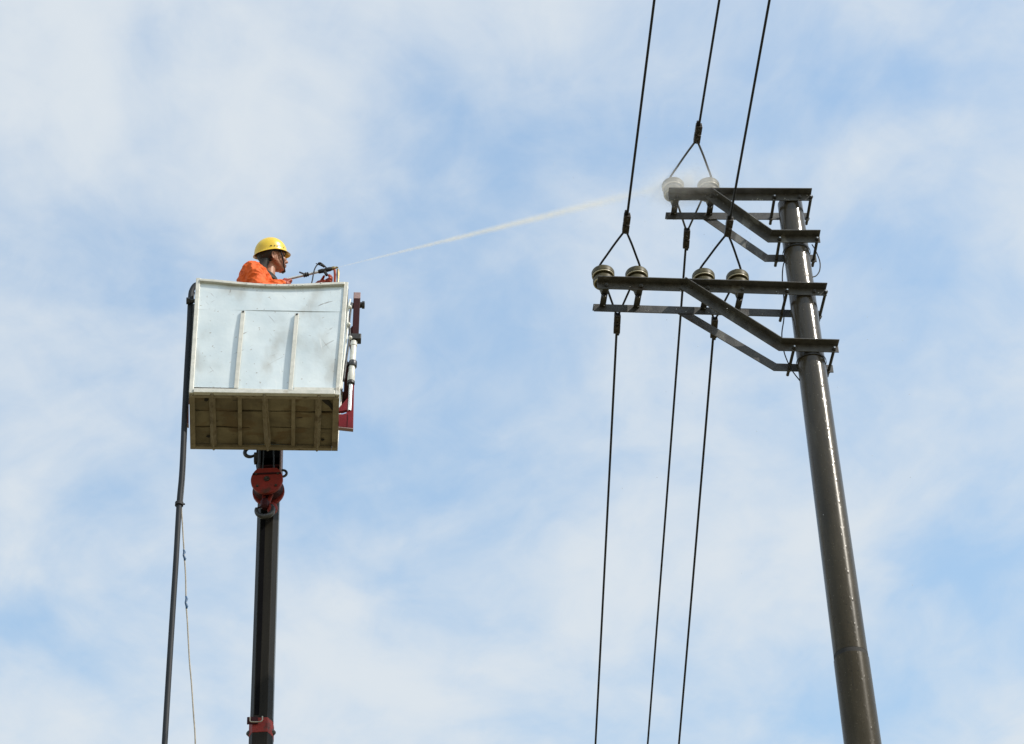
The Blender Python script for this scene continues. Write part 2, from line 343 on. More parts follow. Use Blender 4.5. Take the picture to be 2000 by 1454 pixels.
# ------------------------------------------------------------------ utility pole
PC = Vector((2.35, 16.953, 0)); POLE_TOP = 17.502
def prad(z): return 0.1055 + (17.5-z)/197.0
pole = thing('utility_pole', (PC.x, PC.y, 0), 'tall tapered concrete power pole, wet and shiny, carrying two steel crossarms', 'utility pole')
ZJ = PY(1660, 1268, PC.y-.12).z                # splice joint between two pole lengths
prof = [(prad(0), 0)] + [(prad(z), z) for z in np.linspace(0.5, ZJ-0.02, 20)]
MB().lathe(PC, prof, 64).build('shaft', M['concrete'], pole, smooth=30)
zs = list(np.linspace(ZJ+0.02, POLE_TOP-.012, 24))
MB().lathe(PC, [(prad(z)-.004, z) for z in zs] + [(prad(POLE_TOP)-.016, POLE_TOP)], 64).build('shaft', M['concrete'], pole, smooth=30)
MB().lathe(PC, [(prad(ZJ)-.002, ZJ-.02), (prad(ZJ)-.0035, ZJ-.010), (prad(ZJ)-.0035, ZJ+.010), (prad(ZJ)-.0055, ZJ+.02)], 64).build('splice_ring', M['hole'], pole, smooth=30)

LEG, TH = 0.076, 0.008
LPROF = [(0, 0), (LEG, 0), (LEG, -TH), (TH, -TH), (TH, -LEG), (0, -LEG)]     # a: outward from the pole, b: up
class Arm: pass
arms = {}
def crossarm(key, ang, zc, x0, x1, brace_px, plate_s, back):
    A = Arm(); A.e = Vector((math.cos(ang), math.sin(ang), 0)); A.n = Vector((-A.e.y, A.e.x, 0)); A.zc = zc
    A.r = prad(zc) + 0.003; A.c = Vector((PC.x, PC.y, 0))
    s0 = (x0-PC.x - A.n.x*-A.r)/A.e.x; s1 = (x1-PC.x - A.n.x*-A.r)/A.e.x
    A.s0, A.s1 = s0, s1
    arms[key] = A
    for side in (-1, 1):
        h = A.n*side
        base = A.c + h*(A.r + (back if side == 1 else 0))
        def P(s, z): return base + A.e*s + Vector((0, 0, z))
        pts = [P(s0, zc), P(s1, zc)]
        if side == 1: pts = pts[::-1]           # keeps "path normal" pointing up: h x d = up
        fix = 1
        hd = h.cross((pts[1]-pts[0]).normalized()); 
        if hd.z < 0: pts = pts[::-1]
        beam = MB().sweep(pts, LPROF, h).build('crossarm_beam', M['steel'], pole, bevel=0.0015)
        # brace: same section, bent, bolted in front of the beam leg
        fp = A.c - A.n*(A.r+.010)
        bp = []
        for (x, y) in brace_px:
            q = PP(x, y, fp, A.n); bp.append(((q-A.c).dot(A.e), q.z))
        bp[2] = (bp[2][0], bp[1][1])
        h2 = h; off = A.c + h*(A.r+TH+.001 + (back if side == 1 else 0))
        offp = A.c + h*(prad(bp[1][1])+.004)
        bpts = [off + A.e*bp[0][0] + Vector((0, 0, bp[0][1])), offp + A.e*bp[1][0] + Vector((0, 0, bp[1][1])), offp + A.e*bp[2][0] + Vector((0, 0, bp[2][1]))]
        if h2.cross((bpts[1]-bpts[0]).normalized()).z < 0: bpts = bpts[::-1]
        brace = MB().sweep(bpts, LPROF, h2).build('crossarm_brace', M['steel'], pole, bevel=0.0015)
        # bolts on the beam (seen as nuts on the leg)
        for s in [bp[0][0]+.05] + list(plate_s) + [s0+.35, s1-.10]:
            bb = MB(); c = off + A.e*s + Vector((0, 0, zc-.045)) + h*TH
            bb.lathe(c, [(.014, 0), (.014, .010), (.008, .011), (.008, .018)], 6, (A.e, Vector((0, 0, 1)), h))
            bb.build('bolt', M['bolt'], beam)
        A.bp = bp
    # rods through both legs, on each side of the pole, at beam level and at brace level
    for lvl, zz, r, sa in (('b', zc-.048, prad(zc), 0), ('k', A.bp[1][1]-.048, prad(A.bp[1][1]), 1)):
        for s in (-(r+.040), r+.050):
            a = A.c + A.e*s - A.n*(r+.036) + Vector((0, 0, zz)); b = A.c + A.e*s + A.n*(r+.085+(back if sa == 0 else 0)) + Vector((0, 0, zz-.004))
            rod = MB().tube([a, b], .0125, 10).build('tie_rod', M['dark'], pole, smooth=40)
            nb = MB()
            nb.lathe(A.c + A.e*s - A.n*(r+TH+.006) + Vector((0, 0, zz)), [(.018, -.014), (.018, 0)], 6, (A.e, Vector((0, 0, 1)), A.n))
            nb.build('nut', M['bolt'], rod)
            nb = MB(); nb.lathe(A.c + A.e*s + A.n*(r+TH+.008+(back if sa == 0 else 0)) + Vector((0, 0, zz)), [(.021, 0), (.021, .016)], 6, (A.e, Vector((0, 0, 1)), A.n))
            nb.build('nut', M['bolt'], rod)
            MB().lathe(a - A.n*.001, [(.0075, -.003), (.0075, 0)], 8, (A.e, Vector((0, 0, 1)), A.n)).build('rod_tip', M['boltbright'], rod)
    zb = A.bp[1][1] - LEG - .010
    MB().lathe(A.c, [(prad(zb)+.001, zb-.007), (prad(zb)+.005, zb-.007), (prad(zb)+.005, zb+.007), (prad(zb)+.001, zb+.007)], 48, cap=False).build('pole_band', M['dark'], pole, smooth=30)
    # straps under the insulators, from front beam to back beam
    for s in plate_s:
        a = A.c + A.e*s - A.n*(A.r-.001) + Vector((0, 0, zc-.020)); b = A.c + A.e*s + A.n*(A.r+back-.001) + Vector((0, 0, zc-.020))
        pl = MB(); pl.sweep([a, b], [(-.024, 0), (.024, 0), (.024, -.012), (-.024, -.012)], A.e)
        o = pl.build('mounting_strap', M['dark'], pole)
        mid = A.c + A.e*s + Vector((0, 0, zc-.032))
        MB().lathe(mid, [(.019, -.018), (.019, 0)], 6).build('nut', M['dark'], o)
        for q, ex in ((.055, .012), (.062, -.006)):
            MB().lathe(b - A.n*q*.4 + A.e*ex + Vector((0, 0, -.012)), [(.006, -.006), (.007, 0)], 6).build('rivet', M['boltbright'], o)
            break
    return A
def sfor(A, px, py_, z):
    q = PZ(px, py_, z); return (q-A.c).dot(A.e)
LOW = math.radians(6.5); UPR = math.radians(4.1)
# positions of the insulators along the arm, from their heads in the photograph
def arm_s(ang, pts, z):
    e = Vector((math.cos(ang), math.sin(ang), 0)); return [(PZ(x, y, z)-Vector((PC.x, PC.y, z))).dot(e) for x, y in pts]
sl = arm_s(LOW, [(1178, 532), (1244, 533), (1375, 534), (1441, 539)], 16.66)
su = arm_s(UPR, [(1314, 366), (1383, 366)], 17.70)
AL = crossarm('low', LOW, 16.463, 0.704, 2.531, [(1337, 553), (1526, 671), (1637, 677)], sl, .034)
AU = crossarm('up', UPR, 17.503, 1.343, 2.519, [(1388, 378), (1506, 460), (1601, 463)], su, .004)
# thin earth wire that loops down the pole
def spline(pts, n=8):
    pts = [Vector(p) for p in pts]; P = [pts[0]*2-pts[1]] + pts + [pts[-1]*2-pts[-2]]; o = []
    for i in range(1, len(P)-2):
        for k in range(n):
            t = k/n; a, b, c, d = P[i-1:i+3]
            o.append(0.5*((2*b)+(c-a)*t+(2*a-5*b+4*c-d)*t*t+(3*b-a-3*c+d)*t**3))
    return o + [pts[-1]]
yb = PC.y + .02
MB().tube(spline([PY(1586, 478, yb), PY(1592, 488, yb), PY(1601, 510, yb-.02), PY(1601, 528, yb-.03), PY(1594, 539, yb-.04), PY(1584, 542, yb-.06)]), .005, 8).build('earth_wire', M['wire'], pole, smooth=True)
MB().tube(spline([PY(1536, 505, yb), PY(1530, 518, yb), PY(1528, 545, yb-.02), PY(1531, 585, yb), PY(1531, 622, yb), PY(1527, 655, yb), PY(1532, 690, yb), PY(1546, 722, yb), PY(1563, 745, yb-.03)]), .005, 8).build('earth_wire', M['wire'], pole, smooth=True)

# ------------------------------------------------------------------ insulators
ins_labels = {
    ('up', 0): 'ribbed porcelain insulator at the outer tip of the upper crossarm, blasted by the water jet',
    ('up', 1): 'ribbed porcelain insulator on the upper crossarm, inboard of the one being sprayed',
    ('low', 0): 'olive ribbed porcelain insulator at the outer tip of the lower crossarm',
    ('low', 1): 'olive ribbed porcelain insulator second from the outer tip of the lower crossarm',
    ('low', 2): 'olive ribbed porcelain insulator third from the outer tip of the lower crossarm',
    ('low', 3): 'olive ribbed porcelain insulator on the lower crossarm, closest to the pole',
}
HEADS = {}
for key, A, ss in (('low', AL, sl), ('up', AU, su)):
    for i, s in enumerate(ss):
        b = A.c + A.e*s + Vector((0, 0, A.zc-.014))
        t = thing('post_insulator', b, ins_labels[(key, i)], 'insulator', 'insulators on the crossarms')
        H = 0.262
        body = [(.028, -.006), (.030, .004), (.034, .022), (.038, .050), (.044, .052), (.047, .056), (.047, .070), (.045, .080), (.044, .088), (.048, .104),
                (.078, .100), (.084, .106), (.085, .136), (.077, .147), (.060, .156), (.060, .178), (.084, .174), (.091, .181), (.0925, .214), (.087, .226), (.066, .240), (.044, .248),
                (.038, .252), (.038, .258), (.044, .262), (.044, H+.004), (.036, H+.008)]
        MB().lathe(b, body, 40).build('porcelain_body', M['porcelain'], t, smooth=35)
        for rr, zz in ((.0832, .1025), (.090, .1765)):
            p2 = [(rr-.012, zz-.004), (rr-.006, zz-.0065), (rr-.002, zz-.005), (rr-.002, zz), (rr-.012, zz)]
            MB().lathe(b, p2, 40, cap=False).build('shed_rim', M['rim'], t, smooth=40)
        MB().lathe(b, [(.014, -.045), (.014, .004)], 12).build('pin', M['bolt'], t, smooth=40)
        HEADS[(key, i)] = b + Vector((0, 0, .255))

# ------------------------------------------------------------------ power lines
def clampset(P, d, parent, tail):
    """two parallel-groove clamps in a row along d, starting at P (bridle end)"""
    s = d.cross(Vector((0, 0, 1))).normalized(); u = s.cross(d)
    for k in range(2):
        c = P + d*(.054+.105*k)
        b = MB(); b.box(c + u*.012, (.092, .050, .022), (d, s, u)); b.box(c - u*.014, (.092, .054, .024), (d, s, u))
        o = b.build('clamp', M['clamp'], parent, bevel=.003)
        for q in (-.028, .028):
            MB().lathe(c + d*q - u*.026, [(.009, -.010), (.009, 0)], 6, (d, s, u)).build('bolt', M['bolt'], o)
    MB().tube([P + s*.014 - u*.002, P + d*.245 + s*.014*tail + u*.004], .0105, 8).build('cable_tail', M['wire'], parent, smooth=40)
def line(name_label, ia, ib, cn, cf, zc, near_px, far_px, dn, df, dull):
    h1, h2 = HEADS[ia], HEADS[ib]
    Pn = PZ(*cn, zc); Pf = PZ(*cf, zc)
    t = thing('power_line', ((h1+h2)/2), name_label, 'cable', 'power lines over the pole')
    near_end = far_end = None
    for P, px, dd, sg in ((Pn, near_px, dn, -1), (Pf, far_px, df, 1)):
        d = Vector((dd*sg, sg, 0)).normalized(); nn = Vector((d.y, -d.x, 0))
        q = PP(*px, P, nn) - P; T = q.dot(d); SP = 70.0
        s = -q.z/(T - T*T/SP)
        pts = [P + d*tt + Vector((0, 0, -s*(tt-tt*tt/SP))) for tt in list(np.linspace(0, 12, 60)) + list(np.linspace(12.5, SP, 40))]
        MB().tube(pts, .0100, 10).build('span_wire', M['wire'], t, smooth=True)
        clampset(P, (pts[3]-pts[0]).normalized(), t, 1)
    dirn = (Pf-Pn).normalized(); sd = Vector((dirn.y, -dirn.x, 0))
    for hh, sg in ((h1, -1), (h2, 1)):
        hz = hh.copy(); k = hz + sd*(sg*-.046)*1.0
        inner = hz + sd*sg*.026
        a = Pn + sd*sg*.012; b = Pf + sd*sg*.012
        f1, f2 = inner - dirn*.045, inner - sd*sg*.02 + dirn*.045
        pts = spline([a, a.lerp(f1, .33) + sd*sg*.004, a.lerp(f1, .66) + sd*sg*.003, f1, inner - sd*sg*.005, f2, b.lerp(f2, .66), b.lerp(f2, .33), b], 6)
        MB().tube(pts, .0090, 8).build('bridle_strand', M['strand'] if dull else M['wire'], t, smooth=True)
    return t
line('black power line held by the outer pair of insulators on the lower crossarm', ('low', 0), ('low', 1), (1221, 454), (1206, 613), 16.695, (1278, 0), (1163, 1454), -.083, -.042, False)
line('black power line held by the pair of lower crossarm insulators beside the pole', ('low', 2), ('low', 3), (1420, 460), (1396, 621), 16.695, (1503, 0), (1326, 1454), -.083, -.045, False)
line('power line held by the two insulators on the upper crossarm, wet from the jet', ('up', 0), ('up', 1), (1360, 278), (1342, 447), 17.73, (1405, 0), (1265, 1454), -.085, -.045, True)

# ------------------------------------------------------------------ aerial basket
BA = PY(370, 769, 17.653); ZB = BA.z
BB = PZ(662, 773, ZB)
be = (BB-BA).normalized(); bn = Vector((-be.y, be.x, 0)); bu = Vector((0, 0, 1)); BW = (BB-BA).length; BD = 0.715
def BP(u, d, z): return BA + be*u + bn*d + bu*z
def Bpx(x, y, d=0.0):
    q = PP(x, y, BA + bn*d, bn) - BA; return q.dot(be), q.z
TL = Bpx(384, 549); TR = Bpx(680, 556)
basket = thing('aerial_basket', BP(BW/2, BD/2, 0), 'square pale sheet-metal work basket with scuffed front and grimy wooden underside', 'basket')
BH = TL[1]
def edge(u, z):                                # position across the flared front at height z; u in 0..1
    k = z/BH; l = TL[0]*k; r = BW + (TR[0]-BW)*k; return l + (r-l)*u
def top_sag(u): return BH - 0.044*math.sin(math.pi*min(1, max(0, u)))**1.5 - (TL[1]-TR[1])*u
def sheet(u0, u1, z0f, z1f, d, name, m, th=.003, nu=24, nz=10, wob=.006, seed=0.0):
    b = MB(); fr = []; bk = []
    for j in range(nz+1):
        for i in range(nu+1):
            u = u0 + (u1-u0)*i/nu; z = z0f(u) + (z1f(u)-z0f(u))*j/nz
            k = mnoise.noise(Vector((u*3.1+seed, z*2.7, seed)))*wob
            p = BP(edge(u, z), d + k, z); fr.append(p); bk.append(p + bn*th)
    W_ = nu+1; nfr = len(fr); fs = []
    for j in range(nz):
        for i in range(nu):
            a = j*W_+i; fs.append((a, a+1, a+1+W_, a+W_)); fs.append((a+nfr, a+W_+nfr, a+1+W_+nfr, a+1+nfr))
    for i in range(nu):
        a = i; fs.append((a, a+nfr, a+1+nfr, a+1)); a = nz*W_+i; fs.append((a, a+1, a+1+nfr, a+nfr))
    for j in range(nz):
        a = j*W_; fs.append((a, a+W_, a+W_+nfr, a+nfr)); a = j*W_+nu; fs.append((a, a+nfr, a+W_+nfr, a+W_))
    return b.add(fr+bk, fs).build(name, m, basket, smooth=30)
ZS = Bpx(520, 606)[1]
sheet(.02, .98, lambda u: .055, lambda u: ZS+.012, .006, 'front_sheet', M['panel'], seed=1.3)
sheet(.02, .98, lambda u: ZS-.004, lambda u: top_sag(u)-.006, .002, 'front_sheet', M['panel'], seed=5.1, nz=5, wob=.004)
# frame round the front
def rail(pts, wd, ht, name, m, parent=basket, side=None, bev=.004):
    b = MB(); pts = [Vector(p) for p in pts]
    prof_ = [(-wd/2, -ht/2), (wd/2, -ht/2), (wd/2, ht/2), (-wd/2, ht/2)]
    b.sweep(pts, prof_, side or bn); return b.build(name, m, parent, bevel=bev)
rail([BP(edge(0, 0)+.014, .002, -.0), BP(edge(0, BH)+.014, .002, BH+.026)], .028, .036, 'corner_post', M['frame'])
rail([BP(edge(1, 0)-.014, .002, .0), BP(edge(1, BH)-.016, .002, TR[1]+.02)], .028, .036, 'corner_post', M['frame'])
rail([BP(edge(u, BH)+.0, -.010, top_sag(u)-.004) for u in np.linspace(.022, .976, 25)], .030, .027, 'top_rail', M['frame'])
rail([BP(.033, -.004, .018), BP(BW-.033, -.004, .018)], .040, .044, 'bottom_rail', M['frame'])
# hem strips along the bottom of the three bays
for (x0, x1, yy, tilt) in ((378, 458, 757, .0), (468, 562, 760, .004), (574, 655, 757, -.002)):
    a, z = Bpx(x0, yy); c, z2 = Bpx(x1, yy+2)
    rail([BP(a, .004, z-.008+tilt), BP(c, .004, z-.012-tilt)], .008, .026, 'hem_strip', M['frame'], bev=.001)
MB().bar(BP(Bpx(379, 757)[0], .0015, .062), BP(Bpx(457, 757)[0], .0015, .060), .003, .012, side=bn).build('gap_shade_strip', M['hole'], basket)  # solid dark strip painting the shade inside the gap under the sheet
# two ribs, standing proud of the sheet and bowing outward lower down
for x0, y0, x1, y1 in ((475, 610, 461, 762), (580, 615, 567, 766)):
    (ua, za), (ub, zb_) = Bpx(x0, y0), Bpx(x1, y1)
    pts = []
    for k in np.linspace(0, 1, 9):
        pts.append(BP(ua+(ub-ua)*k, -.007-.012*math.sin(math.pi*min(1, k*.75)), za+(zb_-za)*k))
    b = MB(); prof_ = [(-.017, -.010), (.017, -.010), (.017, .012), (.014, .012), (.014, -.007), (-.014, -.007), (-.014, .012), (-.017, .012)]
    # channel section: a along be, b along outward normal
    k0 = len(b.v); q = len(prof_)
    for p in pts: b.v += [p + be*a + bn*bb for a, bb in prof_]
    for i in range(len(pts)-1):
        for j in range(q):
            a = k0+i*q+j; c = k0+i*q+(j+1) % q; b.f.append((a, c, c+q, a+q))
    b.f.append(tuple(range(q))); b.f.append(tuple(range(len(b.v)-q, len(b.v))))
    ro = b.build('front_rib', M['frame'], basket, bevel=.0015)
    MB().lathe(pts[0] + bn*-.016 + bu*-.012, [(.009, 0), (.009, .008)], 8, (be, bu, bn)).build('bolt', M['dark'], ro)
# rivets on the top rail
for u in (.33, .455, .53, .545, .61, .64, .66, .70, .82):
    p = BP(edge(u, BH), -.027, top_sag(u)+random.uniform(-.01, .004))
    MB().ball(p, .0045, 8, 6).build('rivet', M['boltbright'], basket, smooth=True)
# side and rear sheets
def wall(a0, a1, b0, b1, name):
    b = MB(); b.add([a0, a1, b1, b0], [(0, 1, 2, 3)]); o = b.build(name, M['panel'], basket)
    sm = o.modifiers.new('thick', 'SOLIDIFY'); sm.thickness = .004; sm.offset = 0; return o
fl = .010
wall(BP(fl, .02, .03), BP(fl, BD-.02, .03), BP(TL[0]+fl, .02, BH-.01), BP(TL[0]+fl, BD-.02, BH-.01), 'side_sheet')
wall(BP(BW-fl, .02, .03), BP(BW-fl, BD-.02, .03), BP(TR[0]-fl, .02, TR[1]-.01), BP(TR[0]-fl, BD-.02, TR[1]-.01), 'side_sheet')
wall(BP(.02, BD-.012, .03), BP(BW-.02, BD-.012, .03), BP(TL[0]+.02, BD-.012, BH-.01), BP(TR[0]-.02, BD-.012, BH-.01), 'rear_sheet')
for uz, tz, zz in ((0.0, TL[0], BH), (BW, TR[0], TR[1])):
    sgn = 1 if uz == 0 else -1
    rail([BP(uz+.014*sgn, BD-.014, 0), BP(tz+.014*sgn, BD-.014, zz)], .032, .032, 'corner_post', M['frame'])
    rail([BP(tz+.014*sgn, .018, zz-.016), BP(tz+.014*sgn, BD-.032, zz-.016)], .032, .032, 'top_rail', M['frame'], side=be)
rail([BP(TL[0]+.032, BD-.014, BH-.016), BP(TR[0]-.032, BD-.014, TR[1]-.016)], .032, .032, 'top_rail', M['frame'])
# floor, seen from below: planks, perimeter frame, flat bars and angle bars
for k in range(3):
    d0 = .035 + k*(BD-.07)/3 + .009; d1 = .035 + (k+1)*(BD-.07)/3 - (.012 if k < 2 else -.012)
    b = MB(); nu = 20; lo = []; hi = []
    for i in range(nu+1):
        u = .03 + (BW-.06)*i/nu
        for dd in (d0, d1):
            wz = .028 + mnoise.noise(Vector((u*4, k*7.7, dd*3)))*.014
            lo.append(BP(u, dd + mnoise.noise(Vector((u*6, k*3.1+dd, 2)))*.009, wz)); hi.append(BP(u, dd, wz+.014))
    fs = []; q = len(lo)
    for i in range(nu):
        a = 2*i; fs += [(a, a+1, a+3, a+2), (a+q, a+2+q, a+3+q, a+1+q), (a, a+2, a+2+q, a+q), (a+1, a+1+q, a+3+q, a+3)]
    fs += [(0, q, q+1, 1), (q-2, q-1, 2*q-1, 2*q-2)]
    b.add(lo+hi, fs).build('floor_plank', M['floor'], basket)
def fbar(u0, d0, u1, d1, wd, ht, z, name='floor_bar'):
    b = MB(); b.bar(BP(u0, d0, z), BP(u1, d1, z), wd, ht, side=(BP(u1, d1, 0)-BP(u0, d0, 0)).normalized().cross(bu)); return b.build(name, M['floorbar'], basket, bevel=.0015)
fbar(.020, .020, .012, BD, .044, .030, .002, 'floor_frame'); fbar(BW-.022, .020, BW-.024, BD, .050, .030, .002, 'floor_frame')
fbar(.0345, BD-.018, BW-.0495, BD-.018, .036, .030, .002, 'floor_frame'); fbar(.042, .030, BW-.05, .030, .024, .026, .002, 'floor_frame')
for uu in (.335, .695): fbar(BW*uu, .045, BW*uu+random.uniform(-.004, .01), BD-.036, .032, .012, .008)
for u0, u1 in ((.150, .152), (.500, .522), (.865, .858)):
    a = BP(BW*u0, -.006, -.006); c = BP(BW*u1, BD+.006, -.006); d = (c-a).normalized(); s = d.cross(bu).normalized()
    V = [(-.026, .014), (0, -.014), (.026, .014), (.021, .014), (0, -.008), (-.021, .014)]
    b = MB(); b.sweep([a, c], V, s); b.build('angle_bar', M['floorbar'], basket)
fbar(BW*.515, .10, BW*.540, BD-.14, .010, .006, -.006, 'loose_strip')
# torn dark corner of the underside
poly = [(1.075, .070), (1.10, .052), (1.125, .066), (1.150, .100), (1.160, .135), (1.172, .165), (1.170, .21), (1.158, .19), (1.14, .150), (1.11, .120)]
MB().prism([BP(u, d, .009) for u, d in poly], bu*.006).build('torn_patch', M['hole'], basket)
for (u, d, r) in ((.135, .095, .018), (.145, .575, .015), (1.09, .60, .014)):
    pg = [BP(u+r*1.2*math.cos(a)*random.uniform(.6, 1.2), d+r*math.sin(a)*random.uniform(.7, 1.2), .012) for a in np.linspace(0, 2*math.pi, 9)[:-1]]
    MB().prism(pg, bu*.006).build('drain_hole', M['hole'], basket)
# raised deck the worker stands on
ZD = .145
MB().box(BP(BW/2, BD/2, ZD-.012), (BW-.06, BD-.06, .024), (be, bn, bu)).build('standing_deck', M['deck'], basket)
for uu in (.2, .5, .8): MB().box(BP(BW*uu, BD/2, (.046+ZD-.024)/2), (.05, BD-.08, ZD-.024-.046), (be, bn, bu)).build('deck_bearer', M['deck'], basket)

# side brackets with levelling cylinder (right) and plain arm (left), and the yoke behind that the boom carries
DR = .34
def BR(x, y, d=DR): u, z = Bpx(x, y, d); return BP(u, d, z)
pA, pB = BR(697, 588), BR(694, 662)
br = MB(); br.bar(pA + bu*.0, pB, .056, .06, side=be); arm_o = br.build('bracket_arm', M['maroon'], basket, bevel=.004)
dA = (pA-pB).normalized(); sA = be; nA = dA.cross(be).normalized()
MB().box(pA + dA*.036, (.072, .060, .064), (dA, be, nA)).build('arm_end_cap', M['pink'], arm_o, bevel=.004)
c0 = BR(707, 596); MB().tube([BR(686, 598), c0], .026, 16).build('pivot_pin', M['dark'], arm_o, smooth=40)
MB().lathe(c0, [(.034, 0), (.034, .022), (.02, .024)], 6, (bn, bu, be)).build('nut', M['dark'], arm_o)
# clevis
cv = BR(694, 662); MB().box(cv, (.10, .075, .06), (be, bn, dA)).build('clevis', M['dark'], basket, bevel=.006)
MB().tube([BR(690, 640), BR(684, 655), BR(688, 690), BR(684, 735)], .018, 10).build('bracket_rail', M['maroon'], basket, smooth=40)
t0, t1 = BR(691, 668), BR(685.5, 747)
dC = (t1-t0).normalized(); sx, sy = frame(dC); lc = (t1-t0).length
cyl = MB(); cyl.lathe(t0, [(.026, 0), (.031, .004), (.031, .05), (.027, .054), (.027, lc-.10), (.031, lc-.096), (.031, lc-.012), (.026, lc)], 24, (sx, sy, dC))
cyl = cyl.build('hydraulic_cylinder', M['white'], basket, smooth=35)
t2 = BR(682.5, 803); MB().tube([t1 - dC*.02, t2], .0165, 20).build('piston_rod', M['chrome'], cyl, smooth=40)
MB().lathe(t1 - dC*.01, [(.030, 0), (.033, .006), (.033, .03), (.02, .034)], 20, (sx, sy, dC)).build('gland', M['dark'], cyl, smooth=35)
g0 = BR(689, 712); MB().lathe(g0 - dC*.028, [(.034, 0), (.036, .004), (.036, .052), (.034, .056)], 20, (sx, sy, dC)).build('clamp_ring', M['greased'], cyl, smooth=35)
MB().tube([g0, BP(BW+.012, DR+.0, g0.z-BA.z)], .014, 10).build('stay_pin', M['dark'], cyl, smooth=40)
# crimson lower plate (a flanged plate with a bite cut out)
pl = [(692, 738), (690, 837), (661, 834), (661.2, 809.5), (669, 810), (676, 808), (679, 803), (676, 801.5), (670, 803.5), (661.5, 804), (662, 797), (679, 778), (685, 750)]
poly = [BR(x, y) - bn*.005 for x, y in pl]
bx = MB().prism(poly, bn*.035); plate = bx.build('bracket_plate', M['crimson'], basket, bevel=.003)
MB().bar(BR(690, 838) + bn*.016, BR(661, 835) + bn*.016, .040, .008, side=bn).build('bottom_flange', M['pink'], plate)
MB().bar(BR(679, 811) - bn*.007, BR(678, 834) - bn*.007, .004, .004).build('weld_seam', M['maroon'], plate)
# hydraulic pipes on the right side of the basket
for k, pts in enumerate((((684, 585), (679, 612), (678, 650), (673, 690), (668, 735), (664, 762)), ((687, 592), (682, 630), (683, 655), (676, 705), (671, 745)))):
    MB().tube(spline([BR(x, y, .16+.07*k) for x, y in pts], 6), .009, 8).build('hydraulic_pipe', M['strand'] if k else M['white'], basket, smooth=True)
for (x, y) in ((683, 600), (681, 634), (684, 660)):
    MB().ball(BR(x, y, .14), .018, 10, 8).build('pipe_fitting', M['frame'], basket, smooth=True)
# left side: dark pin, arm and crimson foot
def BLf(x, y, d=.34): u, z = Bpx(x, y, d); return BP(u, d, z)
lp = MB(); lp.lathe(BLf(364, 588, .12), [(.030, 0), (.030, .03), (.018, .032), (.018, .10)], 6, (bn, bu, be)); lp.build('pivot_pin', M['dark'], basket)
MB().bar(BP(-.030, .34, .25), BP(-.020, .34, BH+.02), .05, .05).build('bracket_arm', M['dark'], basket, bevel=.004)
poly = [BLf(x, y) for x, y in ((368.5, 776), (364, 784), (363, 826), (368.5, 827))]
lpo = MB().prism(poly, bn*.045).build('bracket_plate', M['crimson'], basket, bevel=.003)
MB().bar(BLf(363, 828) + bn*.02, BLf(368.5, 829) + bn*.02, .05, .008, side=bn).build('bottom_flange', M['pink'], lpo)
# yoke behind the basket
yk = MB(); zy = .62
yk.bar(BP(BW+.075, DR+.01, zy), BP(BW+.075, BD+.05, zy), .05, .08); yk.bar(BP(-.03, DR+.01, zy), BP(-.03, BD+.05, zy), .05, .08)
yk.bar(BP(-.055, BD+.08, zy), BP(BW+.10, BD+.08, zy), .08, .10)
yk.bar(BP(BW/2-.05, BD+.08, zy), BP(BW/2-.05, BD+.24, zy), .12, .14)
yk.build('yoke', M['maroon'], basket)
MB().bar(BP(BW+.012, DR, zy), BP(BW+.075, DR, zy), .05, .05).build('yoke_pad', M['dark'], basket)

# ------------------------------------------------------------------ crane boom
BC = PY(512, 1380, 18.72); BC = Vector((BC.x, 18.72, 0)); top = PY(524, 1000, 18.72)
lean = Vector((top.x-BC.x, 0, top.z-PY(512, 1380, 18.72).z)).normalized()
def boomP(z, x=0.0, y=0.0): return Vector((BC.x + (z-PY(512, 1380, 18.72).z)*lean.x/lean.z + x, BC.y + y, z))
boom = thing('crane_boom', boomP(0), 'black telescopic crane boom with red collar rising behind the basket', 'boom')
def octo(w_, d_, ch):
    c2 = ch*.62; c3 = ch*1.25
    return [(-w_/2, -d_/2+c3), (-w_/2+c2, -d_/2), (w_/2-c2, -d_/2), (w_/2, -d_/2+c3), (w_/2, d_/2-ch), (w_/2-ch, d_/2), (-w_/2+ch, d_/2), (-w_/2, d_/2-ch)]
def section(z0, z1, w_, d_, ch, name, m, parent=boom):
    b = MB(); P = octo(w_, d_, ch)
    b.add([boomP(z0, x, y) for x, y in P] + [boomP(z1, x, y) for x, y in P], [tuple(range(8))[::-1], tuple(range(8, 16))] + [(i, (i+1) % 8, (i+1) % 8+8, i+8) for i in range(8)])
    return b.build(name, m, parent, bevel=.004)
zcol = PY(510, 1415, 18.62).z
s1 = section(zcol-.02, 17.05, .176, .20, .055, 'boom_section', M['boom'])
MB().add([boomP(z, x, y) for z in (zcol+.09, 16.35) for x, y in ((-.046, -.1035), (-.010, -.1035), (-.010, -.099), (-.046, -.099))], [(0, 1, 2, 3), (4, 7, 6, 5), (0, 4, 5, 1), (1, 5, 6, 2), (2, 6, 7, 3), (3, 7, 4, 0)]).build('groove_strip', M['groove'], s1)
MB().add([boomP(z, x, y) for z in (zcol+.09, 16.55) for x, y in ((.0878, -.030), (.0905, -.030), (.0905, .040), (.0878, .040))], [(0, 1, 2, 3), (4, 7, 6, 5), (0, 4, 5, 1), (1, 5, 6, 2), (2, 6, 7, 3), (3, 7, 4, 0)]).build('edge_sheen_strip', M['boom_sheen'], s1)  # pale strip paints the sky's sheen along the boom's right edge
c = section(zcol-.075, zcol+.060, .190, .214, .058, 'boom_collar', M['red'])
for sg in (-1, 1):
    MB().lathe(boomP(zcol-.03, sg*.090, -.02), [(.030, 0), (.022, .014), (.008, .026)], 8, (Vector((0, 1, 0)), bu, Vector((sg, 0, 0)))).build('adjuster', M['dark'], c)
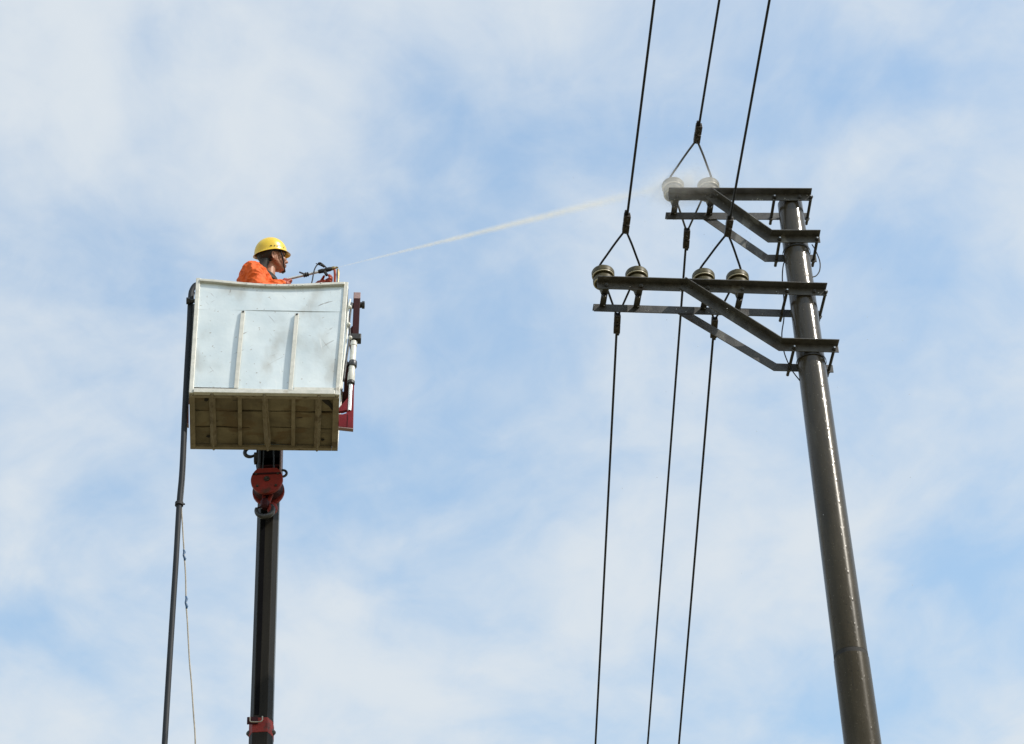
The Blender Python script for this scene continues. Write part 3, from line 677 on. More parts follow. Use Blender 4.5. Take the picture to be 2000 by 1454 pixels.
MB().box(boomP(zcol+.03, -.06, -.112), (.085, .012, .065)).build('lug_plate', M['maroon'], c, bevel=.003)
MB().tube(spline([boomP(zcol+.055, -.078, -.125), boomP(zcol+.01, -.074, -.135), boomP(zcol-.0, -.045, -.138), boomP(zcol+.0, .005, -.138), boomP(zcol+.02, .02, -.132), boomP(zcol+.06, .018, -.12)]), .005, 8).build('wire_guard', M['cord'], c, smooth=True)
s2 = section(9.0, zcol-.074, .186, .21, .055, 'boom_section', M['boom'])
c2_ = section(zcol-.34, zcol-.20, .205, .23, .055, 'boom_collar', M['red'])
section(8.9, 9.1, .24, .27, .06, 'boom_collar', M['red']); section(4.6, 8.95, .22, .25, .06, 'boom_section', M['boom'])
section(4.5, 4.7, .29, .32, .07, 'boom_collar', M['red']); section(1.0, 4.55, .265, .295, .07, 'boom_section', M['boom'])
MB().lathe(boomP(0), [(.62, 0), (.62, .12), (.45, .16), (.42, .85), (.5, .9), (.5, 1.05)], 32).build('turntable', M['red'], boom, smooth=35)
# boom head and lugs
hd = MB(); hd.box(boomP(16.62, .0, -.03), (.20, .26, .70)); hd = hd.build('boom_head', M['groove'], boom, bevel=.008)
MB().box(boomP(16.31, .012, -.145), (.17, .03, .09)).build('head_plate', M['maroon'], hd, bevel=.004)
MB().box(boomP(16.40, .106, -.10), (.014, .10, .42)).build('head_cheek', M['pink'], hd, bevel=.002)
MB().box(boomP(16.36, -.095, -.15), (.045, .05, .10)).build('head_lug', M['clamp'], hd, bevel=.006)
def arc(c, r, a0, a1, ax, n=16): return [c + ax[0]*(r*math.cos(math.radians(a0+(a1-a0)*k/n))) + ax[1]*(r*math.sin(math.radians(a0+(a1-a0)*k/n))) for k in range(n+1)]
AX = (Vector((1, 0, 0)), bu)
hk = PY(489, 884, 18.60)
MB().tube(arc(hk, .047, 60, 330, AX), [.009+.008*math.sin(math.pi*k/16) for k in range(17)], 12).build('tip_hook', M['greased'], hd, smooth=True)
MB().tube([arc(hk, .047, 60, 330, AX)[0], boomP(hk.z+.12, -.06, -.06)], .010, 10).build('hook_stem', M['greased'], hd, smooth=40)
MB().tube([arc(hk, .047, 60, 330, AX)[-1], boomP(hk.z-.03, -.085, -.12)], .008, 8).build('hook_latch', M['clamp'], hd, smooth=40)
rg = PY(552, 925, 18.62)
MB().tube(arc(rg, .034, -130, 120, AX), .011, 10).build('side_shackle', M['greased'], hd, smooth=True)

# ------------------------------------------------------------------ hook block
HY = 18.46
hc = PY(521, 936, HY)
hb = thing('hook_block', PY(517, 1012, HY+.07), 'worn red sheave hook block hanging beneath the basket against the boom', 'hook block')
AY = (Vector((1, 0, 0)), bu, Vector((0, 1, 0)))
def cheek(c, r, th, top_cut, name):
    pts = []
    for k in range(48):
        a = 2*math.pi*k/48; x, z = r*math.cos(a), r*math.sin(a)*1.08
        z = min(z, r*top_cut); pts.append(c + Vector((x, 0, z)))
    b = MB().prism(pts, Vector((0, th, 0))); return b.build(name, M['red'], hb, bevel=.005)
ck = cheek(hc, .134, .030, .88, 'cheek_plate')
MB().lathe(hc, [(.026, -.010), (.026, .002)], 6, AY).build('axle_nut', M['clamp'], ck)
MB().lathe(hc, [(.012, -.020), (.012, -.008)], 10, AY).build('axle_end', M['bolt'], ck)
for q in (-2.4, -.75, .5, 2.6):
    MB().lathe(hc + Vector((.105*math.cos(q), 0, .105*math.sin(q))), [(.011, -.009), (.011, .002)], 6, AY).build('bolt', M['clamp'], ck)
MB().bar(hc + Vector((-.118, -.004, .055)), hc + Vector((.118, -.004, .055)), .010, .014).build('rope_guard', M['maroon'], ck)
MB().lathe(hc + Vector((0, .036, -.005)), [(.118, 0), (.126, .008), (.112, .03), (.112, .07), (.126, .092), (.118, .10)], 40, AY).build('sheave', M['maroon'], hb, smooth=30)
cheek(hc + Vector((0, .142, -.012)), .134, .03, .88, 'cheek_plate')
for xx in (-.05, .05):
    MB().tube([hc + Vector((xx, .086, .06)), boomP(16.9, xx*.6, -.13)], .008, 8).build('hoist_rope', M['greased'], hb, smooth=40)
MB().tube([hc + Vector((-.075, .06, .09)), hc + Vector((-.075, .06, .24)), boomP(16.55, -.075, -.15)], .012, 8).build('rope_end', M['greased'], hb, smooth=40)
# hook shank and hook
hk2 = PY(516, 1001, HY+.08)
for xx in (-.045, .02): MB().prism([hc + Vector((xx, .07, -.10)), hc + Vector((xx+.03, .07, -.10)), hk2 + Vector((xx*.4+.022, .0, .07)), hk2 + Vector((xx*.4-.004, 0, .07))], Vector((0, .03, 0))).build('shank_plate', M['red'], hb, bevel=.003)
cxx = PY(517, 994, HY+.07)
pts = arc(cxx + Vector((0, 0, -.01)), .070, 165, 400, AX, 24); rr = [.010+.014*math.sin(math.pi*(.08+.8*k/24)) for k in range(25)]
hko = MB().tube(pts, rr, 14).build('hook', M['greased'], hb, smooth=True)
MB().ball(PY(532, 994, HY+.09), (.045, .035, .060), 16, 12).build('swivel', M['red'], hb, smooth=True)
MB().lathe(PY(517, 985, HY+.07), [(.020, -.05), (.036, -.03), (.036, .02), (.022, .05)], 16).build('swivel_nut', M['maroon'], hb, smooth=35)
MB().bar(pts[0], cxx + Vector((.035, 0, .045)), .012, .008).build('safety_latch', M['maroon'], hko)

# ------------------------------------------------------------------ hose and cord hanging from the basket
def HP(x, y, d=.16): u, z = Bpx(x, y, d); return BP(u, d, z)
hp = [BP(.10, .20, BH-.10), BP(.06, .18, BH+.035), HP(384, 557), HP(375, 567), HP(372, 585), HP(369.5, 640), HP(365, 720), HP(360, 820), HP(355.5, 920), HP(350, 985), HP(344, 1090), HP(337, 1200), HP(329.5, 1320), HP(321.5, 1454)]
dl = (hp[-1]-hp[-3]).normalized(); dl = Vector((dl.x*.7, dl.y-.01, dl.z)).normalized()
e0 = hp[-1]; kk = (e0.z-1.2)/-dl.z
hp += [e0 + dl*(kk*q/16) for q in range(1, 17)]
g0_ = hp[-1]; hp += [g0_ + Vector((.03, .04, -.5)), g0_ + Vector((.12, .16, -.95)), g0_ + Vector((.35, .45, -1.172)), g0_ + Vector((.8, .8, -1.172)), g0_ + Vector((1.3, 1.1, -1.172))]
hose = thing('water_hose', hp[-1], 'thick black rubber water hose draped over the basket side and hanging down', 'hose')
MB().tube(spline(hp, 10), .0228, 14).build('hose_tube', M['hose'], hose, smooth=True)
hp2 = [p + be*.012 + bn*.030 for p in hp[3:10]]
MB().tube(spline(hp2, 8), .014, 10).build('control_line', M['cord'] if False else M['strand'], hose, smooth=True)
tz = hp[9]; dd = (hp[10]-hp[8]).normalized(); sx, sy = frame(dd)
MB().lathe(tz, [(.028, -.016), (.034, -.014), (.034, .014), (.028, .016)], 16, (sx, sy, dd)).build('cable_tie', M['black'], hose, smooth=35)
MB().box(tz + be*.036, (.02, .010, .010)).build('tie_tail', M['black'], hose)
cp = [HP(363, 838, .20), HP(358.5, 930, .20), HP(354.5, 985, .2), HP(357, 1035, .2), HP(360, 1085, .2), HP(362.5, 1125, .2), HP(363.5, 1178, .2), HP(366, 1215, .2), HP(370, 1290, .2), HP(374, 1335, .2), HP(378, 1395, .2), HP(381.5, 1454, .2)]
e0 = cp[-1]
cp += [Vector((e0.x + .03*math.sin(q*.9), e0.y - .03*math.sin(q*.6), e0.z + (.5-e0.z)*q/20)) for q in range(1, 21)]
g0_ = cp[-1]; cp += [g0_ + Vector((.03, -.05, -.35)), g0_ + Vector((.2, -.25, -.49)), g0_ + Vector((.6, -.4, -.49))]
cord = thing('hanging_cord', cp[-1], 'thin pale cord with two blue taped joints dangling beside the hose', 'cord')
MB().tube(spline(cp, 10), .0056, 8).build('cord_line', M['cord'], cord, smooth=True)
for (x0, y0, x1, y1) in ((358.5, 1074, 360.5, 1096), (363, 1165, 364, 1190)):
    a, b = HP(x0, y0, .2), HP(x1, y1, .2); m_ = (a+b)/2
    MB().tube([a, a.lerp(b, .2)+be*.006, m_-be*.004, a.lerp(b, .8)+be*.005, b], [.006, .011, .008, .011, .006], 8).build('tape_joint', M['blue'], cord, smooth=True)

# ------------------------------------------------------------------ worker
def fuse(name, mb, voxel, material, parent, disp=0.0, dscale=10.0, smooth_it=6, seed=0.0):
    me = bpy.data.meshes.new('tmp'); me.from_pydata([tuple(p) for p in mb.v], [], mb.f); me.update()
    import bmesh
    b = bmesh.new(); b.from_mesh(me); bmesh.ops.recalc_face_normals(b, faces=b.faces); b.to_mesh(me); b.free()
    o = bpy.data.objects.new('tmp', me); col.objects.link(o)
    rm = o.modifiers.new('r', 'REMESH'); rm.mode = 'VOXEL'; rm.voxel_size = voxel
    sm = o.modifiers.new('s', 'SMOOTH'); sm.factor = 0.5; sm.iterations = smooth_it
    dg = bpy.context.evaluated_depsgraph_get(); dg.update()
    m2 = bpy.data.meshes.new_from_object(o.evaluated_get(dg)); bpy.data.objects.remove(o); bpy.data.meshes.remove(me)
    o0 = ORG[parent.name]; ns = [v.normal.copy() for v in m2.vertices]
    for v, nn in zip(m2.vertices, ns):
        p = v.co.copy()
        if disp:
            q = Vector((p.x*dscale+seed, p.y*dscale, p.z*dscale*1.3))
            k = mnoise.noise(q)*.6 + (1-abs(mnoise.noise(q*1.7+Vector((3, 1, 7)))))**4*.9 - .4
            p += nn*disp*k
        v.co = p - o0
    m2.name = name; m2.materials.clear(); m2.materials.append(material)
    for p in m2.polygons: p.use_smooth = True
    x = bpy.data.objects.new(name, m2); col.objects.link(x); x.parent = parent; ORG[x.name] = o0
    return x
def caps(mb, pts, rs, n=16):
    pts = [Vector(p) for p in pts]
    for i in range(len(pts)-1):
        a, b, ra, rb = pts[i], pts[i+1], rs[i], rs[i+1]
        mb.tube([a, b], [ra, rb], n)
    for p, r in zip(pts, rs): mb.ball(p, r, n, 10)
    return mb
DECKZ = ZB + ZD
SX, SY = -2.12, 18.04
person = thing('person', (SX-.03, SY, DECKZ), 'worker in orange overalls and yellow hard hat aiming a spray lance from the basket', 'person')
# joints
HC = PY(533, 503, 18.02)                     # head centre, eye level
YAW = math.radians(21); PT = math.radians(11); RL = math.radians(17)
hf = Vector((math.cos(YAW)*math.cos(PT), math.sin(YAW)*math.cos(PT), math.sin(PT)))
hl = Vector((-math.sin(YAW), math.cos(YAW), 0)); hu = hf.cross(hl)
hl, hu = hl*math.cos(RL) + hu*math.sin(RL), hu*math.cos(RL) - hl*math.sin(RL)      # head tilted towards the near shoulder
HS = 1.15
def HL(x, y, z): return HC + (hf*x + hl*y + hu*z)*HS
NB = Vector((-2.068, SY, 17.90))
shR = PY(503, 532, 17.87); shR = Vector((-2.15, 17.875, 17.815)); shL = Vector((-2.04, 18.235, 17.83))
elR = Vector((-2.10, 17.815, 17.56)); wrR = Vector((-1.935, 17.925, 17.735))
elL = Vector((-1.86, 18.23, 17.62)); wrL = PY(621, 559, 18.06)
chest = Vector((-2.13, SY+.01, 17.70)); belly = Vector((-2.17, SY, 17.45)); hip = Vector((-2.17, SY, 17.30))
legs = []
for sg, fx in ((-1, .10), (1, -.08)):
    hj = hip + Vector((fx*.2, sg*.10, -.02)); kn = Vector((hip.x+fx+.03, SY+sg*.13, DECKZ+.46)); an = Vector((hip.x+fx, SY+sg*.14, DECKZ+.09))
    legs.append((hj, kn, an))
body = MB()
ax = (hf, hl, hu)
body.ball(HL(-.012, 0, .035), (.098*HS, .077*HS, .088*HS), 24, 16, ax)
body.ball(HL(.028, 0, -.030), (.064*HS, .059*HS, .088*HS), 24, 16, ax)
body.ball(HL(.066, 0, -.098), (.025*HS, .028*HS, .022*HS), 16, 12, ax)
for sg in (-1, 1):
    caps(body, [HL(.0, sg*.052, -.045), HL(.06, sg*.018, -.098)], [.024*HS, .020*HS])
    body.ball(HL(.062, sg*.036, -.028), (.028*HS, .024*HS, .024*HS), 14, 10, ax)          # cheek
    caps(body, [HL(.080, sg*.012, .020), HL(.070, sg*.045, .022)], [.012*HS, .012*HS])   # brow
    body.ball(HL(-.014, sg*.078, -.026), (.019*HS, .008*HS, .031*HS), 14, 10, ax)         # ear
    body.tube([HL(-.016 + .020*math.cos(q) - .004*math.sin(q), sg*(.086 + .004*math.cos(q+2.6)), -.024 + .033*math.sin(q)) for q in np.linspace(-.9, 3.9, 18)], .0052*HS, 8)
    body.ball(HL(-.006, sg*.081, -.054), (.008*HS, .006*HS, .011*HS), 10, 8, ax)
    body.ball(HL(.098, sg*.010, -.038), .009*HS, 10, 8)                                   # nostril wing
caps(body, [HL(.086, 0, .008), HL(.106, 0, -.034)], [.009*HS, .0125*HS])                 # nose
body.ball(HL(.088, 0, -.063), (.010*HS, .022*HS, .007*HS), 14, 10, ax)
body.ball(HL(.086, 0, -.076), (.011*HS, .020*HS, .007*HS), 14, 10, ax)
caps(body, [HL(-.025, 0, -.05), NB + Vector((.005, 0, .0)), NB + Vector((-.02, 0, -.08))], [.050, .054, .072])
body.ball(chest, (.115, .165, .18), 20, 14); body.ball(belly, (.105, .14, .17), 20, 14); body.ball(hip, (.11, .15, .11), 20, 14)
caps(body, [shR, chest + Vector((0, -.06, .06))], [.055, .08]); caps(body, [shL, chest + Vector((0, .06, .06))], [.055, .08])
caps(body, [shR, elR, wrR], [.052, .040, .028]); caps(body, [shL, elL, wrL], [.052, .040, .028])
for hj, kn, an in legs:
    caps(body, [hj, kn, an, an + Vector((0, 0, -.055))], [.082, .056, .038, .03]); caps(body, [an + Vector((.0, 0, -.05)), an + Vector((.13, 0, -.062))], [.028, .02])
def handshape(mb, wr, palm_dir, across, nrm, curl, r=.010, grip=None):
    """palm and five bent fingers; palm_dir wrist->knuckles, across towards the index side, nrm = palm side"""
    pd, ac, nm = palm_dir.normalized(), across.normalized(), nrm.normalized()
    for k in range(4):
        o = (k-1.5)*.0205
        caps(mb, [wr + ac*o*.55 + pd*.008, wr + ac*o + pd*.085], [.018, .0145], 10)
        ln = (.075, .088, .082, .064)[3-k]; p = wr + ac*o + pd*.085; a = 0.0; ch = [p]
        for j, seg in enumerate((.45, .30, .25)):
            a += curl[j]; p = p + (pd*math.cos(a) + nm*math.sin(a))*ln*seg*1.1; ch.append(p)
        caps(mb, ch, [r*1.15, r*1.05, r*.98, r*.9], 10)
    q = wr + ac*.034 + pd*.025
    caps(mb, [wr + ac*.018 + pd*.012, q, q + (ac*.35 + pd*.65 + nm*.5).normalized()*.042, q + (ac*.35 + pd*.65 + nm*.5).normalized()*.042 + (pd*.6 + nm*.7 - ac*.1).normalized()*.032], [.017, .015, .012, .0105], 10)
# the lance
LA = PY(556, 546.8, 17.965); LB = PY(652, 524.2, 17.985); ld = (LB-LA).normalized(); lu = (bu - ld*bu.dot(ld)).normalized(); lsd = ld.cross(lu)
gripR = LA + ld*.045
GR0, GR1 = PY(655, 529, 17.985), PY(654, 556, 17.985)
gm = (GR0*.35+GR1*.65)
# hands: right hand wraps the rear of the lance; left hand closes on the front grip
rh = (wrR, (gripR - wrR - ld*.0 + Vector((0, -.012, -.01))), ld*.9 + Vector((0, 0, .1)), Vector((0, .9, .5)), (.75, .9, .6))
lh = (wrL, (gm + Vector((-.012, .0, .012)) - wrL), Vector((0, .12, 1)), Vector((.35, -.9, 0)), (.5, .9, .7))
lhp = (GR0*.45+GR1*.55) + Vector((-.01, .03, .0)) - wrL
for wr, pd, ac, nm, cu in (rh, lh):
    caps(body, [wr, wr + pd.normalized()*.05], [.022, .014], 12)
bodyo = fuse('body', body, .0043, M['skin'], person, smooth_it=4)
gl = MB(); pdn = rh[1].normalized(); acn = (rh[2] - pdn*rh[2].dot(pdn)); handshape(gl, wrR, pdn, acn, rh[3]-pdn*rh[3].dot(pdn), rh[4], .0112)
caps(gl, [wrR - (wrR-elR).normalized()*.05, wrR + pdn*.02], [.040, .034], 14)
fuse('glove', gl, .0035, M['glove'], person, disp=.002, dscale=40, smooth_it=3)
gl = MB(); pdn = lhp.normalized(); acn = Vector((0, .1, 1)); acn = acn - pdn*acn.dot(pdn); nmn = Vector((.25, -.95, .0)); nmn = nmn - pdn*nmn.dot(pdn)
handshape(gl, wrL, pdn, acn, nmn, (.30, .8, .7), .0145)
caps(gl, [wrL - (wrL-elL).normalized()*.06, wrL + pdn*.02, wrL + pdn*.06], [.048, .044, .036], 14)
fuse('glove', gl, .0035, M['glove'], person, disp=.002, dscale=40, smooth_it=3)
# jacket
jk = MB()
jk.ball(chest + Vector((-.035, 0, .02)), (.165, .20, .205), 24, 16); jk.ball(belly, (.14, .175, .21), 24, 16); jk.ball(hip + Vector((0, 0, .03)), (.14, .18, .12), 24, 16)
jk.ball(Vector((-2.205, 17.96, 17.79)), (.115, .125, .145), 20, 14)
caps(jk, [shR + Vector((-.03, .0, .03)), elR, wrR - (wrR-elR)*.10], [.098, .072, .052]); caps(jk, [shL, elL, wrL - (wrL-elL)*.12], [.092, .068, .048])
caps(jk, [shR + Vector((-.01, 0, .01)), NB + Vector((-.03, -.03, -.07))], [.09, .085]); caps(jk, [shL, NB + Vector((0, .03, -.07))], [.085, .085])
fuse('jacket', jk, .007, M['orange'], person, disp=.020, dscale=9.8, smooth_it=4, seed=2.0)
tr = MB()
tr.ball(hip, (.135, .175, .13), 20, 14)
for hj, kn, an in legs: caps(tr, [hj, kn, an + Vector((0, 0, .03))], [.100, .078, .064])
fuse('trousers', tr, .010, M['trousers'], person, disp=.01, dscale=10)
for hj, kn, an in legs:
    bt = MB(); caps(bt, [an + Vector((0, 0, .02)), an + Vector((0, 0, -.045))], [.052, .050]); bt.ball(an + Vector((.055, 0, -.052)), (.125, .048, .044), 16, 12)
    bt.box(an + Vector((.05, 0, -.081)), (.23, .08, .02)); fuse('boot', bt, .007, M['boot'], person)
# dark collar and harness strap round the neck
cl = MB(); cc = NB + Vector((-.008, 0, .02))
ring = []
for k in range(33):
    a = 2*math.pi*k/32; ring.append(cc + Vector((.078*math.cos(a), .080*math.sin(a), -.045*math.cos(a) + .0)))
ring = [p for p in ring]
cl.tube(ring[:-1] + [ring[0]], .021, 12)
caps(cl, [HL(-.088, -.02, -.045), NB + Vector((-.07, -.03, .05))], [.030, .03]); caps(cl, [HL(-.085, .03, -.05), NB + Vector((-.06, .04, .05))], [.03, .03])
caps(cl, [HL(-.075, -.045, -.055), NB + Vector((-.055, -.055, .045)), NB + Vector((-.012, -.075, -.0)), NB + Vector((.045, -.075, -.05))], [.032, .036, .026, .016])
caps(cl, [NB + Vector((.05, -.07, -.045)), NB + Vector((.13, -.03, -.085))], [.017, .013])
fuse('collar', cl, .005, M['collar'], person, smooth_it=3)
# hair under the helmet
hr = MB(); hr.ball(HL(-.022, 0, .030), (.098*HS, .083*HS, .086*HS), 28, 20, ax)
keep = []
for f in hr.f:
    c_ = sum((hr.v[i] for i in f), Vector())/len(f); l_ = (c_-HC)/HS; x_, z_ = l_.dot(hf), l_.dot(hu)
    if x_ < .045 + .3*max(0, z_-.02) and z_ > -.055 + max(0, (x_+.045))*1.05 and not (x_ > -.03 and z_ < .02): keep.append(f)
hr.f = keep
ho = hr.build('hair', M['hair'], person, smooth=True); so_ = ho.modifiers.new('t', 'SOLIDIFY'); so_.thickness = .010; so_.offset = 1
# face details: eyes, brows, lips
for sg in (-1, 1):
    MB().ball(HL(.078, sg*.032, .004), (.010, .012, .006), 10, 8, ax).build('eye', M['black'], bodyo, smooth=True)
    MB().tube([HL(.093, sg*.014, .023), HL(.090, sg*.034, .028), HL(.076, sg*.054, .022)], .0045, 8).build('eyebrow', M['hair'], bodyo, smooth=True)
MB().ball(HL(.093, 0, -.066), (.008, .022, .0045), 12, 8, ax).build('lip', M['lip'], bodyo, smooth=True)
MB().ball(HL(.091, 0, -.075), (.009, .020, .006), 12, 8, ax).build('lip', M['lip'], bodyo, smooth=True)
# helmet: shell with brim
hm = MB(); nA_, nB_ = 48, 14; HO = (-.016, 0, .034)
def hshell(off):
    V = []
    for i in range(nB_+1):
        t = i/nB_
        for k in range(nA_):
            a = 2*math.pi*k/nA_; ca, sa = math.cos(a), math.sin(a)
            if t <= .72:
                ph = (math.pi/2)*(1 - t/.72); rx, ry, rz = .122+off, .104+off, .122+off
                x, y, z = rx*ca*math.cos(ph)**.9, ry*sa*math.cos(ph)**.9, rz*math.sin(ph)
                x *= 1.04
            else:
                q = (t-.72)/.28; br = .008 + .018*max(0, ca)**2.5
                rr_ = 1.0; x = (.129+off)*ca + br*q*ca; y = (.104+off)*sa + br*q*sa*.8; z = -.010*q - .012*q*max(0, ca)**2
            V.append(HL(HO[0]+x, HO[1]+y, HO[2]+z - (.018*(-ca) if t > .72 else .018*(-ca)*(t/.72)) * (1 if ca < 0 else .2)))
    return V
Vo = hshell(0); Vi = hshell(-.006); q = len(Vo); fs = []
for i in range(nB_):
    for k in range(nA_):
        a = i*nA_+k; b = i*nA_+(k+1) % nA_; fs.append((a, b, b+nA_, a+nA_)); fs.append((a+q, a+nA_+q, b+nA_+q, b+q))
for k in range(nA_):
    a = nB_*nA_+k; b = nB_*nA_+(k+1) % nA_; fs.append((a, b, b+q, a+q))
hm.add(Vo+Vi, fs); hmo = hm.build('helmet', M['helmet'], person, smooth=50)
MB().tube([HL(.030, -.088, .038), HL(.050, -.074, -.02), HL(.064, -.052, -.070), HL(.076, -.020, -.116), HL(.076, .020, -.116), HL(.064, .052, -.070), HL(.050, .074, -.02), HL(.030, .088, .038)], .0075, 8).build('chin_strap', M['black'], hmo, smooth=True)
MB().ball(HL(.072, 0, -.112), (.022, .028, .012), 14, 10, ax).build('chin_cup', M['black'], hmo, smooth=True)
MB().tube([HL(HO[0]+.105*math.cos(a), .092*math.sin(a), .034) for a in np.linspace(0, 2*math.pi, 33)], .010, 8).build('headband', M['black'], hmo, smooth=True)
for k, (a, z, s_) in enumerate(((-102, .016, .016), (-90, .016, .010), (-80, .015, .008), (-52, .014, .005))):
    a = math.radians(a); x, y = .124*1.04*math.cos(a)*.965, .103*math.sin(a)*.968
    nrm = (hf*(math.cos(a)/.124)+hl*(math.sin(a)/.103)).normalized(); tg = (hu.cross(nrm)).normalized()
    MB().box(HL(HO[0]+x, y, HO[2]+z) + nrm*.004, (s_, .006, .006), (tg, nrm, hu)).build('helmet_mark', M['black'], hmo)

# ------------------------------------------------------------------ spray lance
lance = thing('spray_lance', LA, 'silver pressure-washing lance with black fittings held over the basket rim', 'spray lance')
MB().tube([LA, LA.lerp(LB, .80)], .0125, 16).build('barrel', M['chrome'], lance, smooth=40)
c = LA.lerp(LB, .43); sx, sy = lu, ld.cross(lu)
MB().lathe(c, [(.012, -.025), (.021, -.020), (.017, -.008), (.022, 0), (.017, .010), (.020, .022), (.012, .026)], 16, (sx, sy, ld)).build('barrel_clamp', M['black'], lance, smooth=35)
MB().bar(c + lu*.012 - ld*.01, c + lu*.046 - ld*.045, .010, .010).build('clamp_lever', M['black'], lance)
MB().lathe(LA.lerp(LB, .70), [(.013, -.01), (.018, .0), (.020, .03), (.016, .05), (.020, .06), (.019, .10), (.015, .115)], 16, (sx, sy, ld)).build('valve_body', M['black'], lance, smooth=35)
MB().bar(LA.lerp(LB, .80) - lu*.01, LA.lerp(LB, .82) - lu*.062, .026, .022).build('trigger', M['black'], lance, bevel=.004)
MB().lathe(LA.lerp(LB, .965), [(.014, -.05), (.019, -.045), (.019, -.02), (.013, -.01), (.017, 0), (.017, .02), (.010, .03), (.010, .045)], 16, (sx, sy, ld)).build('nozzle_head', M['brass'], lance, smooth=35)
gd = (GR1-GR0).normalized()
MB().tube([GR0 + Vector((-.006, 0, .01)), GR0 + gd*.05, GR1], [.011, .013, .012], 12).build('front_grip', M['glove'], lance, smooth=40)
MB().tube([GR0 + Vector((.022, 0, .012)), GR0 + Vector((.026, -.01, -.04)), GR1 + Vector((.030, -.01, .05)), GR1 + Vector((.026, -.01, -.01))], [.010, .012, .008, .012], 12).build('guard_tube', M['brass'], lance, smooth=40)
NOZ = PY(660.5, 522.5, 17.985)
MB().tube([LB + ld*.004, NOZ], [.010, .006], 12).build('nozzle_tip', M['brass'], lance, smooth=40)
MB().tube(spline([PY(606, 562, 17.93), PY(610, 548, 17.94), PY(612.5, 534, 17.95), PY(615, 525, 17.95), PY(620, 517.5, 17.955), PY(627, 515, 17.96), PY(633, 519, 17.97), PY(638, 524, 17.98)]), .0058, 8).build('supply_tube', M['wire'], lance, smooth=True)
MB().ball(PY(624.5, 515, 17.957), (.019, .012, .012), 10, 8).build('tube_coupler', M['black'], lance, smooth=True)
MB().tube([PY(627, 517.5, 17.957), PY(634, 521.5, 17.965)], .011, 10).build('tube_coupler', M['black'], lance, smooth=40)
MB().bar(PY(617, 515, 17.955), PY(630, 520.5, 17.96), .006, .006).build('coupler_clip', M['black'], lance)

# ------------------------------------------------------------------ the water: jet, mist, droplets
def volmat(name, build):
    m = bpy.data.materials.new(name); m.use_nodes = True; t = m.node_tree; t.nodes.clear()
    o = N(t, 'ShaderNodeOutputMaterial'); v = N(t, 'ShaderNodeVolumePrincipled'); t.links.new(v.outputs[0], o.inputs['Volume'])
    build(t, v); return m
TGT = PY(1302, 364, HEADS[('up', 0)].y - .06)
jd = TGT - NOZ; JL = jd.length; jdir = jd.normalized(); js, ju = frame(jdir)
if ju.z < 0: js, ju = -js, -ju
def jc(t): return NOZ + jd*t
JR0, JR1 = .007, .072                          # spray cone radius at the nozzle and at the insulator
def jr(t): return JR0 + (JR1-JR0)*t
def jvol(t, v):
    v.inputs['Color'].default_value = (1.0, .91, .71, 1); v.inputs['Anisotropy'].default_value = 0.15
    def VM(op, a, b=None):
        n_ = N(t, 'ShaderNodeVectorMath', operation=op)
        for k, x in enumerate((a, b)):
            if x is None: continue
            if isinstance(x, Vector): n_.inputs[k].default_value = x
            else: t.links.new(x, n_.inputs[k])
        return n_
    def MT(op, a, b):
        n_ = N(t, 'ShaderNodeMath', operation=op)
        for k, x in enumerate((a, b)):
            if isinstance(x, (int, float)): n_.inputs[k].default_value = x
            else: t.links.new(x, n_.inputs[k])
        return n_.outputs[0]
    tcn = N(t, 'ShaderNodeTexCoord')
    rel = VM('SUBTRACT', tcn.outputs['Object'], NOZ).outputs[0]
    al = VM('DOT_PRODUCT', rel, jdir).outputs['Value']
    sc_ = N(t, 'ShaderNodeVectorMath', operation='SCALE'); sc_.inputs[0].default_value = jdir; t.links.new(al, sc_.inputs['Scale'])
    pp = VM('LENGTH', VM('SUBTRACT', rel, sc_.outputs[0]).outputs[0]).outputs['Value']
    tt = MT('DIVIDE', al, JL)
    R_ = MT('ADD', MT('MULTIPLY', tt, JR1-JR0), JR0)
    q = MT('MAXIMUM', MT('SUBTRACT', 1.0, MT('DIVIDE', pp, R_)), 0.0)
    core = MT('POWER', q, 1.7)
    ramp = N(t, 'ShaderNodeValToRGB'); t.links.new(tt, ramp.inputs[0])
    el = ramp.color_ramp.elements; el[0].position = 0.0; el[0].color = (.55, .55, .55, 1); el[1].position = 1.0; el[1].color = (.03, .03, .03, 1)
    for p, c in ((.12, .52), (.35, .46), (.6, .30), (.85, .13)):
        e_ = el.new(p); e_.color = (c, c, c, 1)
    nz = N(t, 'ShaderNodeTexNoise'); t.links.new(tcn.outputs['Object'], nz.inputs['Vector']); nz.inputs['Scale'].default_value = 22; nz.inputs['Detail'].default_value = 4
    mrn = N(t, 'ShaderNodeMapRange'); t.links.new(nz.outputs['Fac'], mrn.inputs['Value']); mrn.inputs['From Min'].default_value = .3; mrn.inputs['From Max'].default_value = .7
    mrn.inputs['To Min'].default_value = 34; mrn.inputs['To Max'].default_value = 70
    t.links.new(MT('MULTIPLY', MT('MULTIPLY', core, ramp.outputs[0]), mrn.outputs[0]), v.inputs['Density'])
M['jet'] = volmat('water_jet_spray', jvol); M['jet'].cycles.volume_step_rate = 0.02
jet = MB(); T = np.linspace(0, 1, 60)
jet.tube([jc(t) for t in T], [jr(t) for t in T], 16)
jo = jet.build('water_jet', M['jet'], smooth=True)
tag(jo, 'thin pale jet of water shooting from the lance to the upper crossarm', 'water jet', kind='stuff')
